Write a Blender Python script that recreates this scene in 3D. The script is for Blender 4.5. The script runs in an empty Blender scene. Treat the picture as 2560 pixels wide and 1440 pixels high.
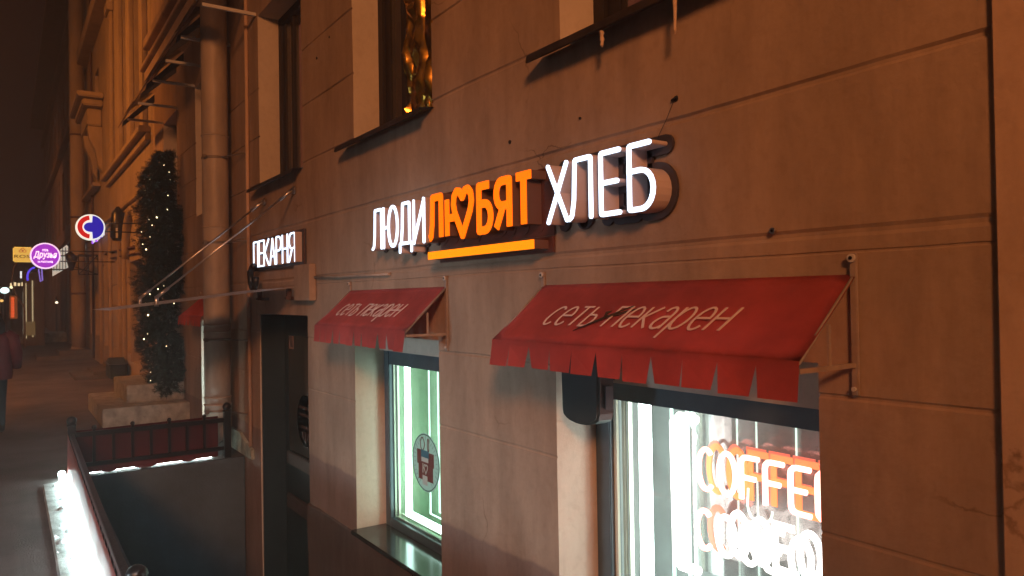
import bpy, bmesh, math, random
from mathutils import Vector, Matrix, noise
R = math.radians
random.seed(7)
C = bpy.context.scene.collection
scn = bpy.context.scene

# ---------------------------------------------------------------- camera
cam_d = bpy.data.cameras.new('camera'); cam = bpy.data.objects.new('camera', cam_d); C.objects.link(cam)
yaw, pit, rol = R(34.142), R(0.6296), R(-0.912)
F = Vector((-math.cos(yaw)*math.cos(pit), math.sin(yaw)*math.cos(pit), math.sin(pit)))
Rt = Vector((math.sin(yaw), math.cos(yaw), 0)); Up = Rt.cross(F)
R2 = math.cos(rol)*Rt + math.sin(rol)*Up; U2 = -math.sin(rol)*Rt + math.cos(rol)*Up
M = Matrix((R2, U2, -F)).transposed().to_4x4(); M.translation = Vector((0, -2.15, 1.7))
cam.matrix_world = M
cam_d.sensor_width = 36; cam_d.lens = 36*1860.3/2560
cam_d.clip_start = 0.05; cam_d.clip_end = 1500
scn.camera = cam
# ---------------------------------------------------------------- world, exposure, street lamps' light, added cool fill
w = bpy.data.worlds.new('World'); scn.world = w; w.use_nodes = True
bg = w.node_tree.nodes['Background']
bg.inputs[1].default_value = 0.10
_tc = w.node_tree.nodes.new('ShaderNodeTexCoord'); _sx = w.node_tree.nodes.new('ShaderNodeSeparateXYZ'); _mr = w.node_tree.nodes.new('ShaderNodeMapRange'); _cr = w.node_tree.nodes.new('ShaderNodeValToRGB')
w.node_tree.links.new(_tc.outputs['Generated'], _sx.inputs[0]); w.node_tree.links.new(_sx.outputs[0], _mr.inputs[0]); _mr.inputs[1].default_value = -1; _mr.inputs[2].default_value = 1
w.node_tree.links.new(_mr.outputs[0], _cr.inputs[0]); w.node_tree.links.new(_cr.outputs[0], bg.inputs[0])
_cr.color_ramp.elements[0].position = 0.06; _cr.color_ramp.elements[0].color = (0.06, 0.022, 0.018, 1)      # night sky, dark down the street; unseen side brightened as added fill
_cr.color_ramp.elements[1].position = 0.62; _cr.color_ramp.elements[1].color = (0.66, 0.30, 0.17, 1)
scn.view_settings.view_transform = 'Standard'; scn.view_settings.look = 'None'
scn.view_settings.exposure = 0.16; scn.view_settings.gamma = 1.0
scn.cycles.max_bounces = 6; scn.cycles.diffuse_bounces = 3; scn.cycles.glossy_bounces = 4
scn.cycles.transparent_max_bounces = 12; scn.cycles.caustics_reflective = False
scn.cycles.sample_clamp_indirect = 4.0
try:
    scn.cycles.use_denoising = True
except Exception: pass

def spot(name, loc, tgt, power, col, angle, blend, rad=0.12):
    l = bpy.data.lights.new(name, 'SPOT'); l.energy = power; l.color = col
    l.spot_size = R(angle); l.spot_blend = blend; l.shadow_soft_size = rad
    o = bpy.data.objects.new(name, l); C.objects.link(o); o.location = loc
    o.rotation_euler = (Vector(tgt)-Vector(loc)).to_track_quat('-Z', 'Y').to_euler()
    return o
SOD = (1.0, 0.43, 0.13)
spot('street_light', (9, -8, 7.0), (-8.5, 0, 3.0), 6200, (1.0, 0.335, 0.105), 60, 1.0, 1.1)
spot('cool_fill_low', (-4.5, -7.5, 0.9), (-4.3, 0, .05), 760, (0.72, 0.90, 1.0), 46, 1.0, 0.6)  # added unseen cool fill that greys the lower wall
spot('cool_fill_well', (3.0, -4.4, 5.6), (-6.5, -.9, -.8), 620, (0.70, 0.90, 1.0), 34, 1.0, 1.0)  # second added fill, out of view, aimed down into the light well
spot('street_light', (-14, -8.0, 8.0), (-20.5, 0, 2.5), 3300, (1.0, 0.30, 0.05), 110, 1.0, 0.4)
spot('street_light', (-42, -8.0, 8.0), (-48, 0, 4.5), 1500, (1.0, 0.33, 0.10), 100, 1.0, 0.2)

# ---------------------------------------------------------------- materials
def mat(name, col, rough=0.7, metal=0.0, var=0.0, vscale=3.0, bump=0.0, bscale=40.0, emit=None, es=0.0, alpha=1.0, spec=0.5,
        col2=None, stretch=None, detail=6):
    m = bpy.data.materials.new(name); m.use_nodes = True
    nt = m.node_tree; b = nt.nodes['Principled BSDF']
    b.inputs['Roughness'].default_value = rough; b.inputs['Metallic'].default_value = metal
    b.inputs['Specular IOR Level'].default_value = spec
    b.inputs['Base Color'].default_value = (*col, 1)
    tc = nt.nodes.new('ShaderNodeTexCoord')
    src = tc.outputs['Object']
    if stretch:
        mp = nt.nodes.new('ShaderNodeMapping'); mp.inputs['Scale'].default_value = stretch
        nt.links.new(src, mp.inputs[0]); src = mp.outputs[0]
    if var > 0 or col2:
        n = nt.nodes.new('ShaderNodeTexNoise'); n.inputs['Scale'].default_value = vscale; n.inputs['Detail'].default_value = detail
        n.inputs['Roughness'].default_value = 0.62
        nt.links.new(src, n.inputs['Vector'])
        r = nt.nodes.new('ShaderNodeValToRGB'); nt.links.new(n.outputs[0], r.inputs[0])
        c2 = col2 or tuple(c*(1-var) for c in col)
        r.color_ramp.elements[0].position = 0.32; r.color_ramp.elements[0].color = (*c2, 1)
        r.color_ramp.elements[1].position = 0.66; r.color_ramp.elements[1].color = (*[min(1, c*(1+var*0.35)) for c in col], 1)
        nt.links.new(r.outputs[0], b.inputs['Base Color'])
    if bump > 0:
        n2 = nt.nodes.new('ShaderNodeTexNoise'); n2.inputs['Scale'].default_value = bscale; n2.inputs['Detail'].default_value = 8
        nt.links.new(src, n2.inputs['Vector'])
        bp = nt.nodes.new('ShaderNodeBump'); bp.inputs['Strength'].default_value = bump; bp.inputs['Distance'].default_value = 0.01
        nt.links.new(n2.outputs[0], bp.inputs['Height']); nt.links.new(bp.outputs[0], b.inputs['Normal'])
    if emit:
        b.inputs['Emission Color'].default_value = (*emit, 1); b.inputs['Emission Strength'].default_value = es
    if alpha < 1: b.inputs['Alpha'].default_value = alpha
    return m

def plaster(name, base, low=None, lowz=0.38, dirt=0.35):
    """painted plaster: mottled paint, fine bump, run-down streaks, optional repainted band below lowz"""
    m = bpy.data.materials.new(name); m.use_nodes = True; nt = m.node_tree; N = nt.nodes; L = nt.links
    b = N['Principled BSDF']; b.inputs['Roughness'].default_value = 0.82; b.inputs['Specular IOR Level'].default_value = 0.25
    tc = N.new('ShaderNodeTexCoord')
    def nz(scale, det, st=None, rough=0.6):
        n = N.new('ShaderNodeTexNoise'); n.inputs['Scale'].default_value = scale; n.inputs['Detail'].default_value = det
        n.inputs['Roughness'].default_value = rough
        if st:
            mp = N.new('ShaderNodeMapping'); mp.inputs['Scale'].default_value = st
            L.new(tc.outputs['Object'], mp.inputs[0]); L.new(mp.outputs[0], n.inputs['Vector'])
        else: L.new(tc.outputs['Object'], n.inputs['Vector'])
        return n.outputs[0]
    def ramp(src, p0, p1, c0, c1):
        r = N.new('ShaderNodeValToRGB'); L.new(src, r.inputs[0])
        r.color_ramp.elements[0].position = p0; r.color_ramp.elements[1].position = p1
        r.color_ramp.elements[0].color = (*c0, 1); r.color_ramp.elements[1].color = (*c1, 1); return r.outputs[0]
    def mul(a, bb, f=1.0):
        x = N.new('ShaderNodeMix'); x.data_type = 'RGBA'; x.blend_type = 'MULTIPLY'; x.inputs[0].default_value = f
        L.new(a, x.inputs[6]); L.new(bb, x.inputs[7]); return x.outputs[2]
    c = ramp(nz(0.9, 5), 0.35, 0.65, tuple(v*0.84 for v in base), base)
    if low:
        sx = N.new('ShaderNodeSeparateXYZ'); L.new(tc.outputs['Object'], sx.inputs[0])
        ad = N.new('ShaderNodeMath'); ad.operation = 'MULTIPLY_ADD'; ad.inputs[1].default_value = 0.09
        L.new(nz(2.2, 3), ad.inputs[0]); L.new(sx.outputs[2], ad.inputs[2])
        mr = N.new('ShaderNodeMapRange'); mr.inputs[1].default_value = lowz; mr.inputs[2].default_value = lowz+0.02
        L.new(ad.outputs[0], mr.inputs[0])
        x = N.new('ShaderNodeMix'); x.data_type = 'RGBA'; L.new(mr.outputs[0], x.inputs[0])
        x.inputs[6].default_value = (*low, 1); L.new(c, x.inputs[7]); c = x.outputs[2]
    c = mul(c, ramp(nz(2.6, 9, (1.3, 1, .35), 0.7), 0.30, 0.62, (1-dirt,)*3, (1, 1, 1)), 0.8)
    c = mul(c, ramp(nz(21, 6), 0.28, 0.5, (0.86, 0.84, 0.82), (1, 1, 1)), 0.7)
    c = mul(c, ramp(nz(3.4, 6, (3.0, 1, .30), 0.65), 0.30, 0.46, (0.80, 0.77, 0.75), (1, 1, 1)), 0.35)
    vo = N.new('ShaderNodeTexVoronoi'); vo.feature = 'DISTANCE_TO_EDGE'; vo.inputs['Scale'].default_value = 0.8
    wv = N.new('ShaderNodeVectorMath'); wv.operation = 'MULTIPLY_ADD'; wv.inputs[1].default_value = (.35, .35, .35)
    nn = N.new('ShaderNodeTexNoise'); nn.inputs['Scale'].default_value = 3; nn.inputs['Detail'].default_value = 8; L.new(tc.outputs['Object'], nn.inputs['Vector'])
    L.new(nn.outputs['Color'], wv.inputs[0]); L.new(tc.outputs['Object'], wv.inputs[2]); L.new(wv.outputs[0], vo.inputs['Vector'])
    ck = ramp(vo.outputs['Distance'], 0.0, 0.0035, (0.5, 0.46, 0.42), (1, 1, 1)); msk = N.new('ShaderNodeMapRange'); msk.inputs[1].default_value = .55; msk.inputs[2].default_value = .61
    L.new(nz(1.1, 2), msk.inputs[0]); xk = N.new('ShaderNodeMix'); xk.data_type = 'RGBA'; L.new(msk.outputs[0], xk.inputs[0]); xk.inputs[6].default_value = (1, 1, 1, 1); L.new(ck, xk.inputs[7])
    c = mul(c, xk.outputs[2], 1.0)
    L.new(c, b.inputs['Base Color'])
    bp = N.new('ShaderNodeBump'); bp.inputs['Strength'].default_value = 0.32; bp.inputs['Distance'].default_value = 0.006
    L.new(nz(55, 8, None, 0.7), bp.inputs['Height'])
    bp2 = N.new('ShaderNodeBump'); bp2.inputs['Strength'].default_value = 0.5; bp2.inputs['Distance'].default_value = 0.02
    L.new(nz(3.5, 4), bp2.inputs['Height']); L.new(bp.outputs[0], bp2.inputs['Normal']); L.new(bp2.outputs[0], b.inputs['Normal'])
    return m

def glassmat(name, tint=(1, 1, 1), rough=0.02, refl=1.0, opac=0.0, bump=0.0):
    m = bpy.data.materials.new(name); m.use_nodes = True; nt = m.node_tree; nt.nodes.clear()
    out = nt.nodes.new('ShaderNodeOutputMaterial'); t = nt.nodes.new('ShaderNodeBsdfTransparent'); g = nt.nodes.new('ShaderNodeBsdfGlossy')
    t.inputs[0].default_value = (*tint, 1); g.inputs['Roughness'].default_value = rough
    fr = nt.nodes.new('ShaderNodeFresnel'); fr.inputs[0].default_value = 1.5
    ml = nt.nodes.new('ShaderNodeMath'); ml.operation = 'MULTIPLY'; ml.inputs[1].default_value = refl
    nt.links.new(fr.outputs[0], ml.inputs[0])
    mx = nt.nodes.new('ShaderNodeMixShader'); nt.links.new(ml.outputs[0], mx.inputs[0]); nt.links.new(t.outputs[0], mx.inputs[1]); nt.links.new(g.outputs[0], mx.inputs[2])
    last = mx
    if opac > 0:
        d = nt.nodes.new('ShaderNodeBsdfDiffuse'); d.inputs[0].default_value = (.5, .5, .5, 1)
        n = nt.nodes.new('ShaderNodeTexNoise'); n.inputs['Scale'].default_value = 7; n.inputs['Detail'].default_value = 8
        tcc = nt.nodes.new('ShaderNodeTexCoord'); nt.links.new(tcc.outputs['Object'], n.inputs['Vector'])
        mm = nt.nodes.new('ShaderNodeMapRange'); mm.inputs[1].default_value = .4; mm.inputs[2].default_value = .75; mm.inputs[4].default_value = opac
        nt.links.new(n.outputs[0], mm.inputs[0])
        m2 = nt.nodes.new('ShaderNodeMixShader'); nt.links.new(mm.outputs[0], m2.inputs[0]); nt.links.new(mx.outputs[0], m2.inputs[1]); nt.links.new(d.outputs[0], m2.inputs[2]); last = m2
    if bump > 0:
        n2 = nt.nodes.new('ShaderNodeTexNoise'); n2.inputs['Scale'].default_value = 2.5
        bp = nt.nodes.new('ShaderNodeBump'); bp.inputs['Strength'].default_value = bump; bp.inputs['Distance'].default_value = .02
        nt.links.new(n2.outputs[0], bp.inputs['Height']); nt.links.new(bp.outputs[0], g.inputs['Normal'])
    nt.links.new(last.outputs[0], out.inputs[0])
    return m

def emis(name, col, s):
    m = bpy.data.materials.new(name); m.use_nodes = True; nt = m.node_tree; b = nt.nodes['Principled BSDF']
    b.inputs['Base Color'].default_value = (*[min(.8, c) for c in col], 1); b.inputs['Roughness'].default_value = 0.35
    b.inputs['Emission Color'].default_value = (*col, 1); b.inputs['Emission Strength'].default_value = s
    return m

MT = dict(
    wall=plaster('wall_plaster', (0.46, 0.345, 0.255), low=(0.30, 0.225, 0.19), lowz=0.40, dirt=.42),
    wall2=plaster('far_plaster', (0.42, 0.33, 0.22), dirt=0.45),
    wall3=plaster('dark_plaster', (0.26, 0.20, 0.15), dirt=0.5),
    pil=plaster('pilaster_plaster', (0.62, 0.45, 0.33)),
    reveal=plaster('reveal_plaster', (0.62, 0.56, 0.48), dirt=0.12),
    plinth=plaster('plinth_render', (0.15, 0.135, 0.12), dirt=0.5),
    marble=mat('plinth_marble', (0.46, 0.47, 0.38), 0.35, var=0.55, vscale=9, bump=.1, col2=(.13, .17, .13)),
    step=mat('granite_step', (0.40, 0.40, 0.36), 0.55, var=0.5, vscale=7, bump=.35, bscale=70),
    kerb=mat('icy_kerb_stone', (0.42, 0.44, 0.42), 0.5, var=0.5, vscale=6, bump=.6, bscale=30),
    ice=mat('ice_crust', (0.62, 0.68, 0.70), 0.22, var=0.25, vscale=20, bump=.7, bscale=25),
    asphalt=mat('pavement_asphalt', (0.15, 0.125, 0.118), 0.72, var=0.55, vscale=0.9, bump=.9, bscale=90),
    road=mat('road_asphalt', (0.05, 0.048, 0.046), 0.6, var=0.4, vscale=.6, bump=.8, bscale=60),
    pit=mat('light_well_concrete', (0.075, 0.115, 0.145), 0.75, var=0.3, vscale=2.2, bump=.4, bscale=35),
    iron=mat('black_iron', (0.012, 0.012, 0.014), 0.32, bump=.25, bscale=60),
    dark=mat('anthracite_frame', (0.07, 0.105, 0.13), 0.38, var=.2, vscale=8),
    door=mat('dark_teal_door', (0.018, 0.036, 0.044), 0.42, var=.3, vscale=3, bump=.1),
    doorplate=mat('door_plate', (0.16, 0.12, 0.10), 0.4, metal=.6, var=.3),
    brownframe=mat('brown_window_frame', (0.15, 0.06, 0.04), 0.35, var=.3, vscale=12),
    blackframe=mat('black_window_gap', (0.012, 0.009, 0.010), 0.6),
    sill=mat('metal_sill', (0.12, 0.10, 0.10), 0.5, metal=.35, var=.4, vscale=9, bump=.15),
    ledge=mat('glossy_granite_ledge', (0.045, 0.050, 0.048), 0.16, var=.35, vscale=30),
    steel=mat('brushed_steel', (0.62, 0.60, 0.58), 0.28, metal=1.0, bump=.06, bscale=80),
    canglass=mat('frosted_canopy_glass', (0.80, 0.78, 0.77), 0.35, var=.15, vscale=6),
    pipe=mat('painted_downpipe', (0.40, 0.34, 0.28), 0.5, var=.3, vscale=5, bump=.12, bscale=22, stretch=(1, 1, .4)),
    band=mat('pipe_clamp', (0.22, 0.19, 0.16), 0.5, metal=.4),
    lightbar=mat('white_painted_strut', (0.55, 0.55, 0.53), .5),
    paintbar=mat('grey_painted_bracket', (0.34, 0.28, 0.24), 0.5, var=.25, vscale=14),
    redcloth=mat('red_awning_fabric', (0.64, 0.125, 0.115), 0.7, var=.30, vscale=2.6, bump=.12, bscale=260),
    orangecloth=mat('orange_red_awning_fabric', (0.60, 0.075, 0.02), 0.62, var=.2, vscale=3),
    clothtext=mat('awning_lettering', (0.76, 0.60, 0.55), 0.7),
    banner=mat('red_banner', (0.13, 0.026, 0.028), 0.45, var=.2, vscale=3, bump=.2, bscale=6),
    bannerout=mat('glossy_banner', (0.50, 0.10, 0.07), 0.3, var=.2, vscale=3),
    side=mat('letter_return', (0.56, 0.48, 0.47), 0.35, var=.06),
    sideor=mat('orange_letter_return', (0.15, 0.085, 0.07), 0.5),
    back=mat('letter_backing', (0.045, 0.04, 0.05), 0.5),
    backor=mat('orange_letter_backing', (0.10, 0.035, 0.025), 0.5),
    white=emis('lit_white_acrylic', (0.64, 0.80, 1.0), 2.4),
    orange=emis('lit_orange_acrylic', (1.0, 0.150, 0.002), 1.3),
    orange2=emis('lit_amber_acrylic', (1.0, 0.225, 0.003), 1.3),
    led=emis('led_tube', (0.74, 1.0, 1.0), 17.0),
    ledwin=emis('window_led_tube', (0.66, 1.0, 0.90), 9.0),
    thinglow=emis('thin_glow_line', (0.72, 1.0, 0.88), 1.6),  # dim glow for the LED's reflections; also put on cables and panel edge
    ledbig=emis('big_window_led', (0.80, 1.0, 0.97), 8.0),
    neonred=emis('neon_red_tube', (1.0, 0.36, 0.30), 4.6),
    neonwhite=emis('neon_white_tube', (1.0, 0.93, 0.90), 3.6),
    flator=mat('glowing_amber_letter', (0.9, 0.40, 0.12), .4, emit=(1.0, 0.24, 0.10), es=.6),  # emission stands in for neon light falling on the letters
    flatred=mat('glowing_salmon_letter', (0.8, 0.25, 0.15), .4, emit=(1.0, 0.22, 0.16), es=.6),  # neon-lit look put in as a glow of its own
    showwall=mat('showcase_panel', (0.34, 0.36, 0.345), 0.35, var=.2, vscale=2),
    showgreen=mat('green_showcase_panel', (0.40, 0.52, 0.36), 0.4, var=.2, vscale=2),
    cream=mat('cream_window_profile', (0.72, 0.70, 0.55), 0.35),
    speaker=mat('dark_plastic_housing', (0.030, 0.050, 0.055), 0.4, var=.1, vscale=20),
    needles=mat('fir_needles', (0.013, 0.028, 0.020), 0.55, var=.5, vscale=9),
    needles2=mat('pale_fir_tips', (0.035, 0.07, 0.05), 0.5, var=.4, vscale=12),
    ledthird=emis('third_window_led', (0.85, 1.0, 0.97), 26.0),
    ledcross=emis('led_under_banner', (0.78, 1.0, 0.98), 38.0),
    bulb=emis('warm_fairy_bulb', (1.0, 0.78, 0.42), 6.0),
    boxdark=mat('dark_green_metal', (0.02, 0.032, 0.028), .45),
    rust=mat('rusty_metal', (0.10, 0.05, 0.035), .6, var=.6, vscale=30),
    foam=mat('expanding_foam', (0.55, 0.42, 0.30), .8, var=.3, vscale=30, bump=.6, bscale=60),
    hood=mat('brown_hood_sheet', (0.10, 0.055, 0.040), .55, var=.3, vscale=6),
    curtain=mat('white_curtain', (0.62, 0.56, 0.50), .8, var=.15, vscale=4, stretch=(14, 1, .3)),
    jacket=mat('maroon_quilted_jacket', (0.12, 0.022, 0.036), .6, var=.3, vscale=14, bump=.4, bscale=12),
    jeans=mat('blue_jeans', (0.02, 0.05, 0.09), .8, var=.3, vscale=20),
    hair=mat('dark_hair', (0.018, 0.010, 0.008), .5, bump=.5, bscale=60, stretch=(3, 3, .5)),
    skin=mat('skin', (0.45, 0.26, 0.19), .5),
    shoe=mat('black_boot', (0.015, 0.013, 0.013), .5),
    room=mat('dark_room', (0.03, 0.016, 0.012), .9),
    wine=mat('glowing_brown_blind', (0.50, 0.17, 0.11), .6, var=.2, vscale=3, stretch=(12, 1, .5), emit=(.30, .085, .05), es=.22),  # faint glow in the blind stands in for dim room light
    bark=mat('winter_bark', (0.05, 0.03, 0.022), .9, var=.3),
    frost=mat('dark_asphalt_roof', (0.04, 0.03, 0.03), .8),
)
MT['hoodglass'] = glassmat('clear_hood_roof', (.8, .75, .7), .1, .8)
MT['glass'] = glassmat('window_glass', (0.93, 0.97, 0.95), 0.01, 1.0, opac=.10, bump=.03)
MT['glassbrown'] = glassmat('brown_window_glass', (0.9, 0.78, 0.70), 0.04, 1.0, opac=.05, bump=.12)
MT['glassbig'] = glassmat('shop_glass', (0.96, 0.97, 0.96), 0.012, 1.0, opac=.12, bump=.03)
def foilmat():
    m = mat('crumpled_foil', (0.9, 0.50, 0.08), 0.24, metal=1.0)
    return m
MT['foil'] = foilmat()

# ---------------------------------------------------------------- helpers
def link(name, bm, m, parent=None, smooth=False):
    me = bpy.data.meshes.new(name); bm.normal_update(); bm.to_mesh(me); bm.free()
    o = bpy.data.objects.new(name, me); C.objects.link(o)
    for mm in (m if isinstance(m, (list, tuple)) else [m]): me.materials.append(MT[mm] if isinstance(mm, str) else mm)
    if smooth:
        for p in me.polygons: p.use_smooth = True
    if parent is not None:
        o.parent = parent; o.matrix_parent_inverse = parent.matrix_world.inverted() if parent.parent is None else Matrix()
        if parent.type == 'EMPTY':
            o.matrix_parent_inverse = Matrix.Translation(-Vector(parent.location))
        elif parent.parent is not None or parent.type == 'MESH':
            o.matrix_parent_inverse = Matrix()
    return o
def tag(o, label, cat, group=None, kind=None):
    o['label'] = label; o['category'] = cat
    if group: o['group'] = group
    if kind: o['kind'] = kind
    return o
def thing(name, label, cat, loc=(0, 0, 0), group=None):
    o = bpy.data.objects.new(name, None); C.objects.link(o); o.location = loc; o.empty_display_size = .2
    return tag(o, label, cat, group)
def struct(name, bm, m, smooth=False):
    o = link(name, bm, m, None, smooth); o['kind'] = 'structure'; return o

def box(bm, x0, x1, y0, y1, z0, z1, bev=0.0, mi=0):
    vs = [bm.verts.new((x, y, z)) for x in (x0, x1) for y in (y0, y1) for z in (z0, z1)]
    fs = [(0, 1, 3, 2), (4, 6, 7, 5), (0, 4, 5, 1), (2, 3, 7, 6), (0, 2, 6, 4), (1, 5, 7, 3)]
    ff = [bm.faces.new([vs[i] for i in f]) for f in fs]
    for f in ff: f.material_index = mi
    bmesh.ops.recalc_face_normals(bm, faces=ff)
    if bev > 0:
        es = list({e for f in ff for e in f.edges})
        bmesh.ops.bevel(bm, geom=es, offset=bev, segments=2, affect='EDGES')
def B(*a, **k):
    bm = bmesh.new(); box(bm, *a, **k); return bm
def tube(bm, pts, r, seg=10, closed=False, caps=True, mi=0):
    pts = [Vector(p) for p in pts]; n = len(pts); rings = []
    rr = r if isinstance(r, (list, tuple)) else [r]*n
    prev = None
    for i, p in enumerate(pts):
        a = pts[(i-1) % n] if (closed or i > 0) else p; b_ = pts[(i+1) % n] if (closed or i < n-1) else p
        t = (b_-a).normalized()
        if prev is None:
            u = t.cross(Vector((0, 0, 1)));
            if u.length < 1e-3: u = t.cross(Vector((0, 1, 0)))
        else: u = prev - t*prev.dot(t)
        u.normalize(); prev = u; v = t.cross(u)
        k = 1.0
        if (closed or 0 < i < n-1):
            c = max(.5, ((p-a).normalized().dot(t))); k = 1/c if c > .7 else 1.2
        rings.append([bm.verts.new(p + (u*math.cos(2*math.pi*j/seg) + v*math.sin(2*math.pi*j/seg))*rr[i]*(k if k < 1.3 else 1.3)) for j in range(seg)])
    m = n if closed else n-1
    for i in range(m):
        A, D = rings[i], rings[(i+1) % n]
        for j in range(seg):
            f = bm.faces.new((A[j], A[(j+1) % seg], D[(j+1) % seg], D[j])); f.material_index = mi; f.smooth = True
    if caps and not closed:
        f = bm.faces.new(rings[0][::-1]); f.material_index = mi
        f = bm.faces.new(rings[-1]); f.material_index = mi
def T(pts, r, **k):
    bm = bmesh.new(); tube(bm, pts, r, **k); return bm
def cyl_dir(bm, c, d, r, h, seg=16, mi=0):
    c = Vector(c); d = Vector(d).normalized(); tube(bm, [c, c+d*h], r, seg=seg, mi=mi)
def ball(bm, c, r, seg=12, sz=1.0):
    g = bmesh.ops.create_uvsphere(bm, u_segments=seg, v_segments=max(6, seg//2+2), radius=r)
    for v in g['verts']: v.co = Vector((v.co.x, v.co.y, v.co.z*sz))+Vector(c)
    for f in {f for v in g['verts'] for f in v.link_faces}: f.smooth = True

# ribbon strokes for letters; plane (u right, v up) mapped by fn(u,v,d)
def densify(path, closed, fil):
    P = [Vector((a, b)) for a, b in path]; n = len(P); out = []
    for i, p in enumerate(P):
        if (not closed) and (i == 0 or i == n-1): out.append(p); continue
        a, b_ = P[i-1], P[(i+1) % n]; d1 = (a-p); d2 = (b_-p)
        l = min(fil, d1.length*.45, d2.length*.45)
        if d1.normalized().dot(d2.normalized()) < -.95 or l < 1e-5: out.append(p); continue
        s, e = p+d1.normalized()*l, p+d2.normalized()*l
        for k in range(4):
            t = k/3; out.append(s*(1-t)**2+p*2*t*(1-t)+e*t*t)
    return out
def ribbon(bm, path, wdt, d0, d1, fn, closed=False, cap='round', fil=0.0):
    P = densify(path, closed, fil) if fil > 0 else [Vector(p) for p in path]
    n = len(P); h = wdt/2; Ls, Rs = [], []
    for i, p in enumerate(P):
        a = P[i-1] if (closed or i > 0) else None; b_ = P[(i+1) % n] if (closed or i < n-1) else None
        t1 = (p-a).normalized() if a is not None else (b_-p).normalized(); t2 = (b_-p).normalized() if b_ is not None else t1
        n1 = Vector((-t1.y, t1.x)); n2 = Vector((-t2.y, t2.x)); m = (n1+n2)
        m = m.normalized() if m.length > 1e-4 else n1
        k = min(1.0/max(.35, m.dot(n1)), 2.2)
        Ls.append(p+m*h*k); Rs.append(p-m*h*k)
    def ring(q, d): return bm.verts.new(fn(q.x, q.y, d))
    F0 = [(ring(l, d0), ring(r, d0)) for l, r in zip(Ls, Rs)]; F1 = [(ring(l, d1), ring(r, d1)) for l, r in zip(Ls, Rs)]
    m = n if closed else n-1
    fc = []
    for i in range(m):
        j = (i+1) % n
        fc.append(bm.faces.new((F0[i][0], F0[i][1], F0[j][1], F0[j][0])))
        fc.append(bm.faces.new((F1[i][0], F1[j][0], F1[j][1], F1[i][1])))
        fc.append(bm.faces.new((F0[i][0], F0[j][0], F1[j][0], F1[i][0])))
        fc.append(bm.faces.new((F0[i][1], F1[i][1], F1[j][1], F0[j][1])))
    if not closed:
        for i, nb in ((0, 1), (n-1, n-2)):
            if cap == 'round':
                t = (P[i]-P[nb]).normalized(); nn = Vector((-t.y, t.x))
                arc = [P[i]+nn*h*math.cos(a)+t*h*math.sin(a) for a in [math.pi*k/6 for k in range(1, 6)]]
                s0 = F0[i][0] if (Ls[i]-P[i]).dot(nn) > 0 else F0[i][1]; e0 = F0[i][1] if s0 is F0[i][0] else F0[i][0]
                s1 = F1[i][0] if s0 is F0[i][0] else F1[i][1]; e1 = F1[i][1] if s0 is F0[i][0] else F1[i][0]
                A0 = [s0]+[ring(q, d0) for q in arc]+[e0]; A1 = [s1]+[ring(q, d1) for q in arc]+[e1]
                fc.append(bm.faces.new(A0)); fc.append(bm.faces.new(A1[::-1]))
                for k in range(len(A0)-1): fc.append(bm.faces.new((A0[k], A1[k], A1[k+1], A0[k+1])))
            else: fc.append(bm.faces.new((F0[i][0], F1[i][0], F1[i][1], F0[i][1])))
    bmesh.ops.recalc_face_normals(bm, faces=fc)
def arc(cx, cy, rx, ry, a0, a1, n=10):
    return [(cx+rx*math.cos(R(a0+(a1-a0)*k/n)), cy+ry*math.sin(R(a0+(a1-a0)*k/n))) for k in range(n+1)]
def ell(cx, cy, rx, ry, n=22): return [(cx+rx*math.cos(2*math.pi*k/n), cy+ry*math.sin(2*math.pi*k/n)) for k in range(n)]
HEART = [(.5, .0), (.30, .26), (.10, .52), (.02, .72), (.06, .90), (.20, 1.0), (.36, .98), (.5, .84), (.64, .98), (.80, 1.0), (.94, .90), (.98, .72), (.90, .52), (.70, .26)]
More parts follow.
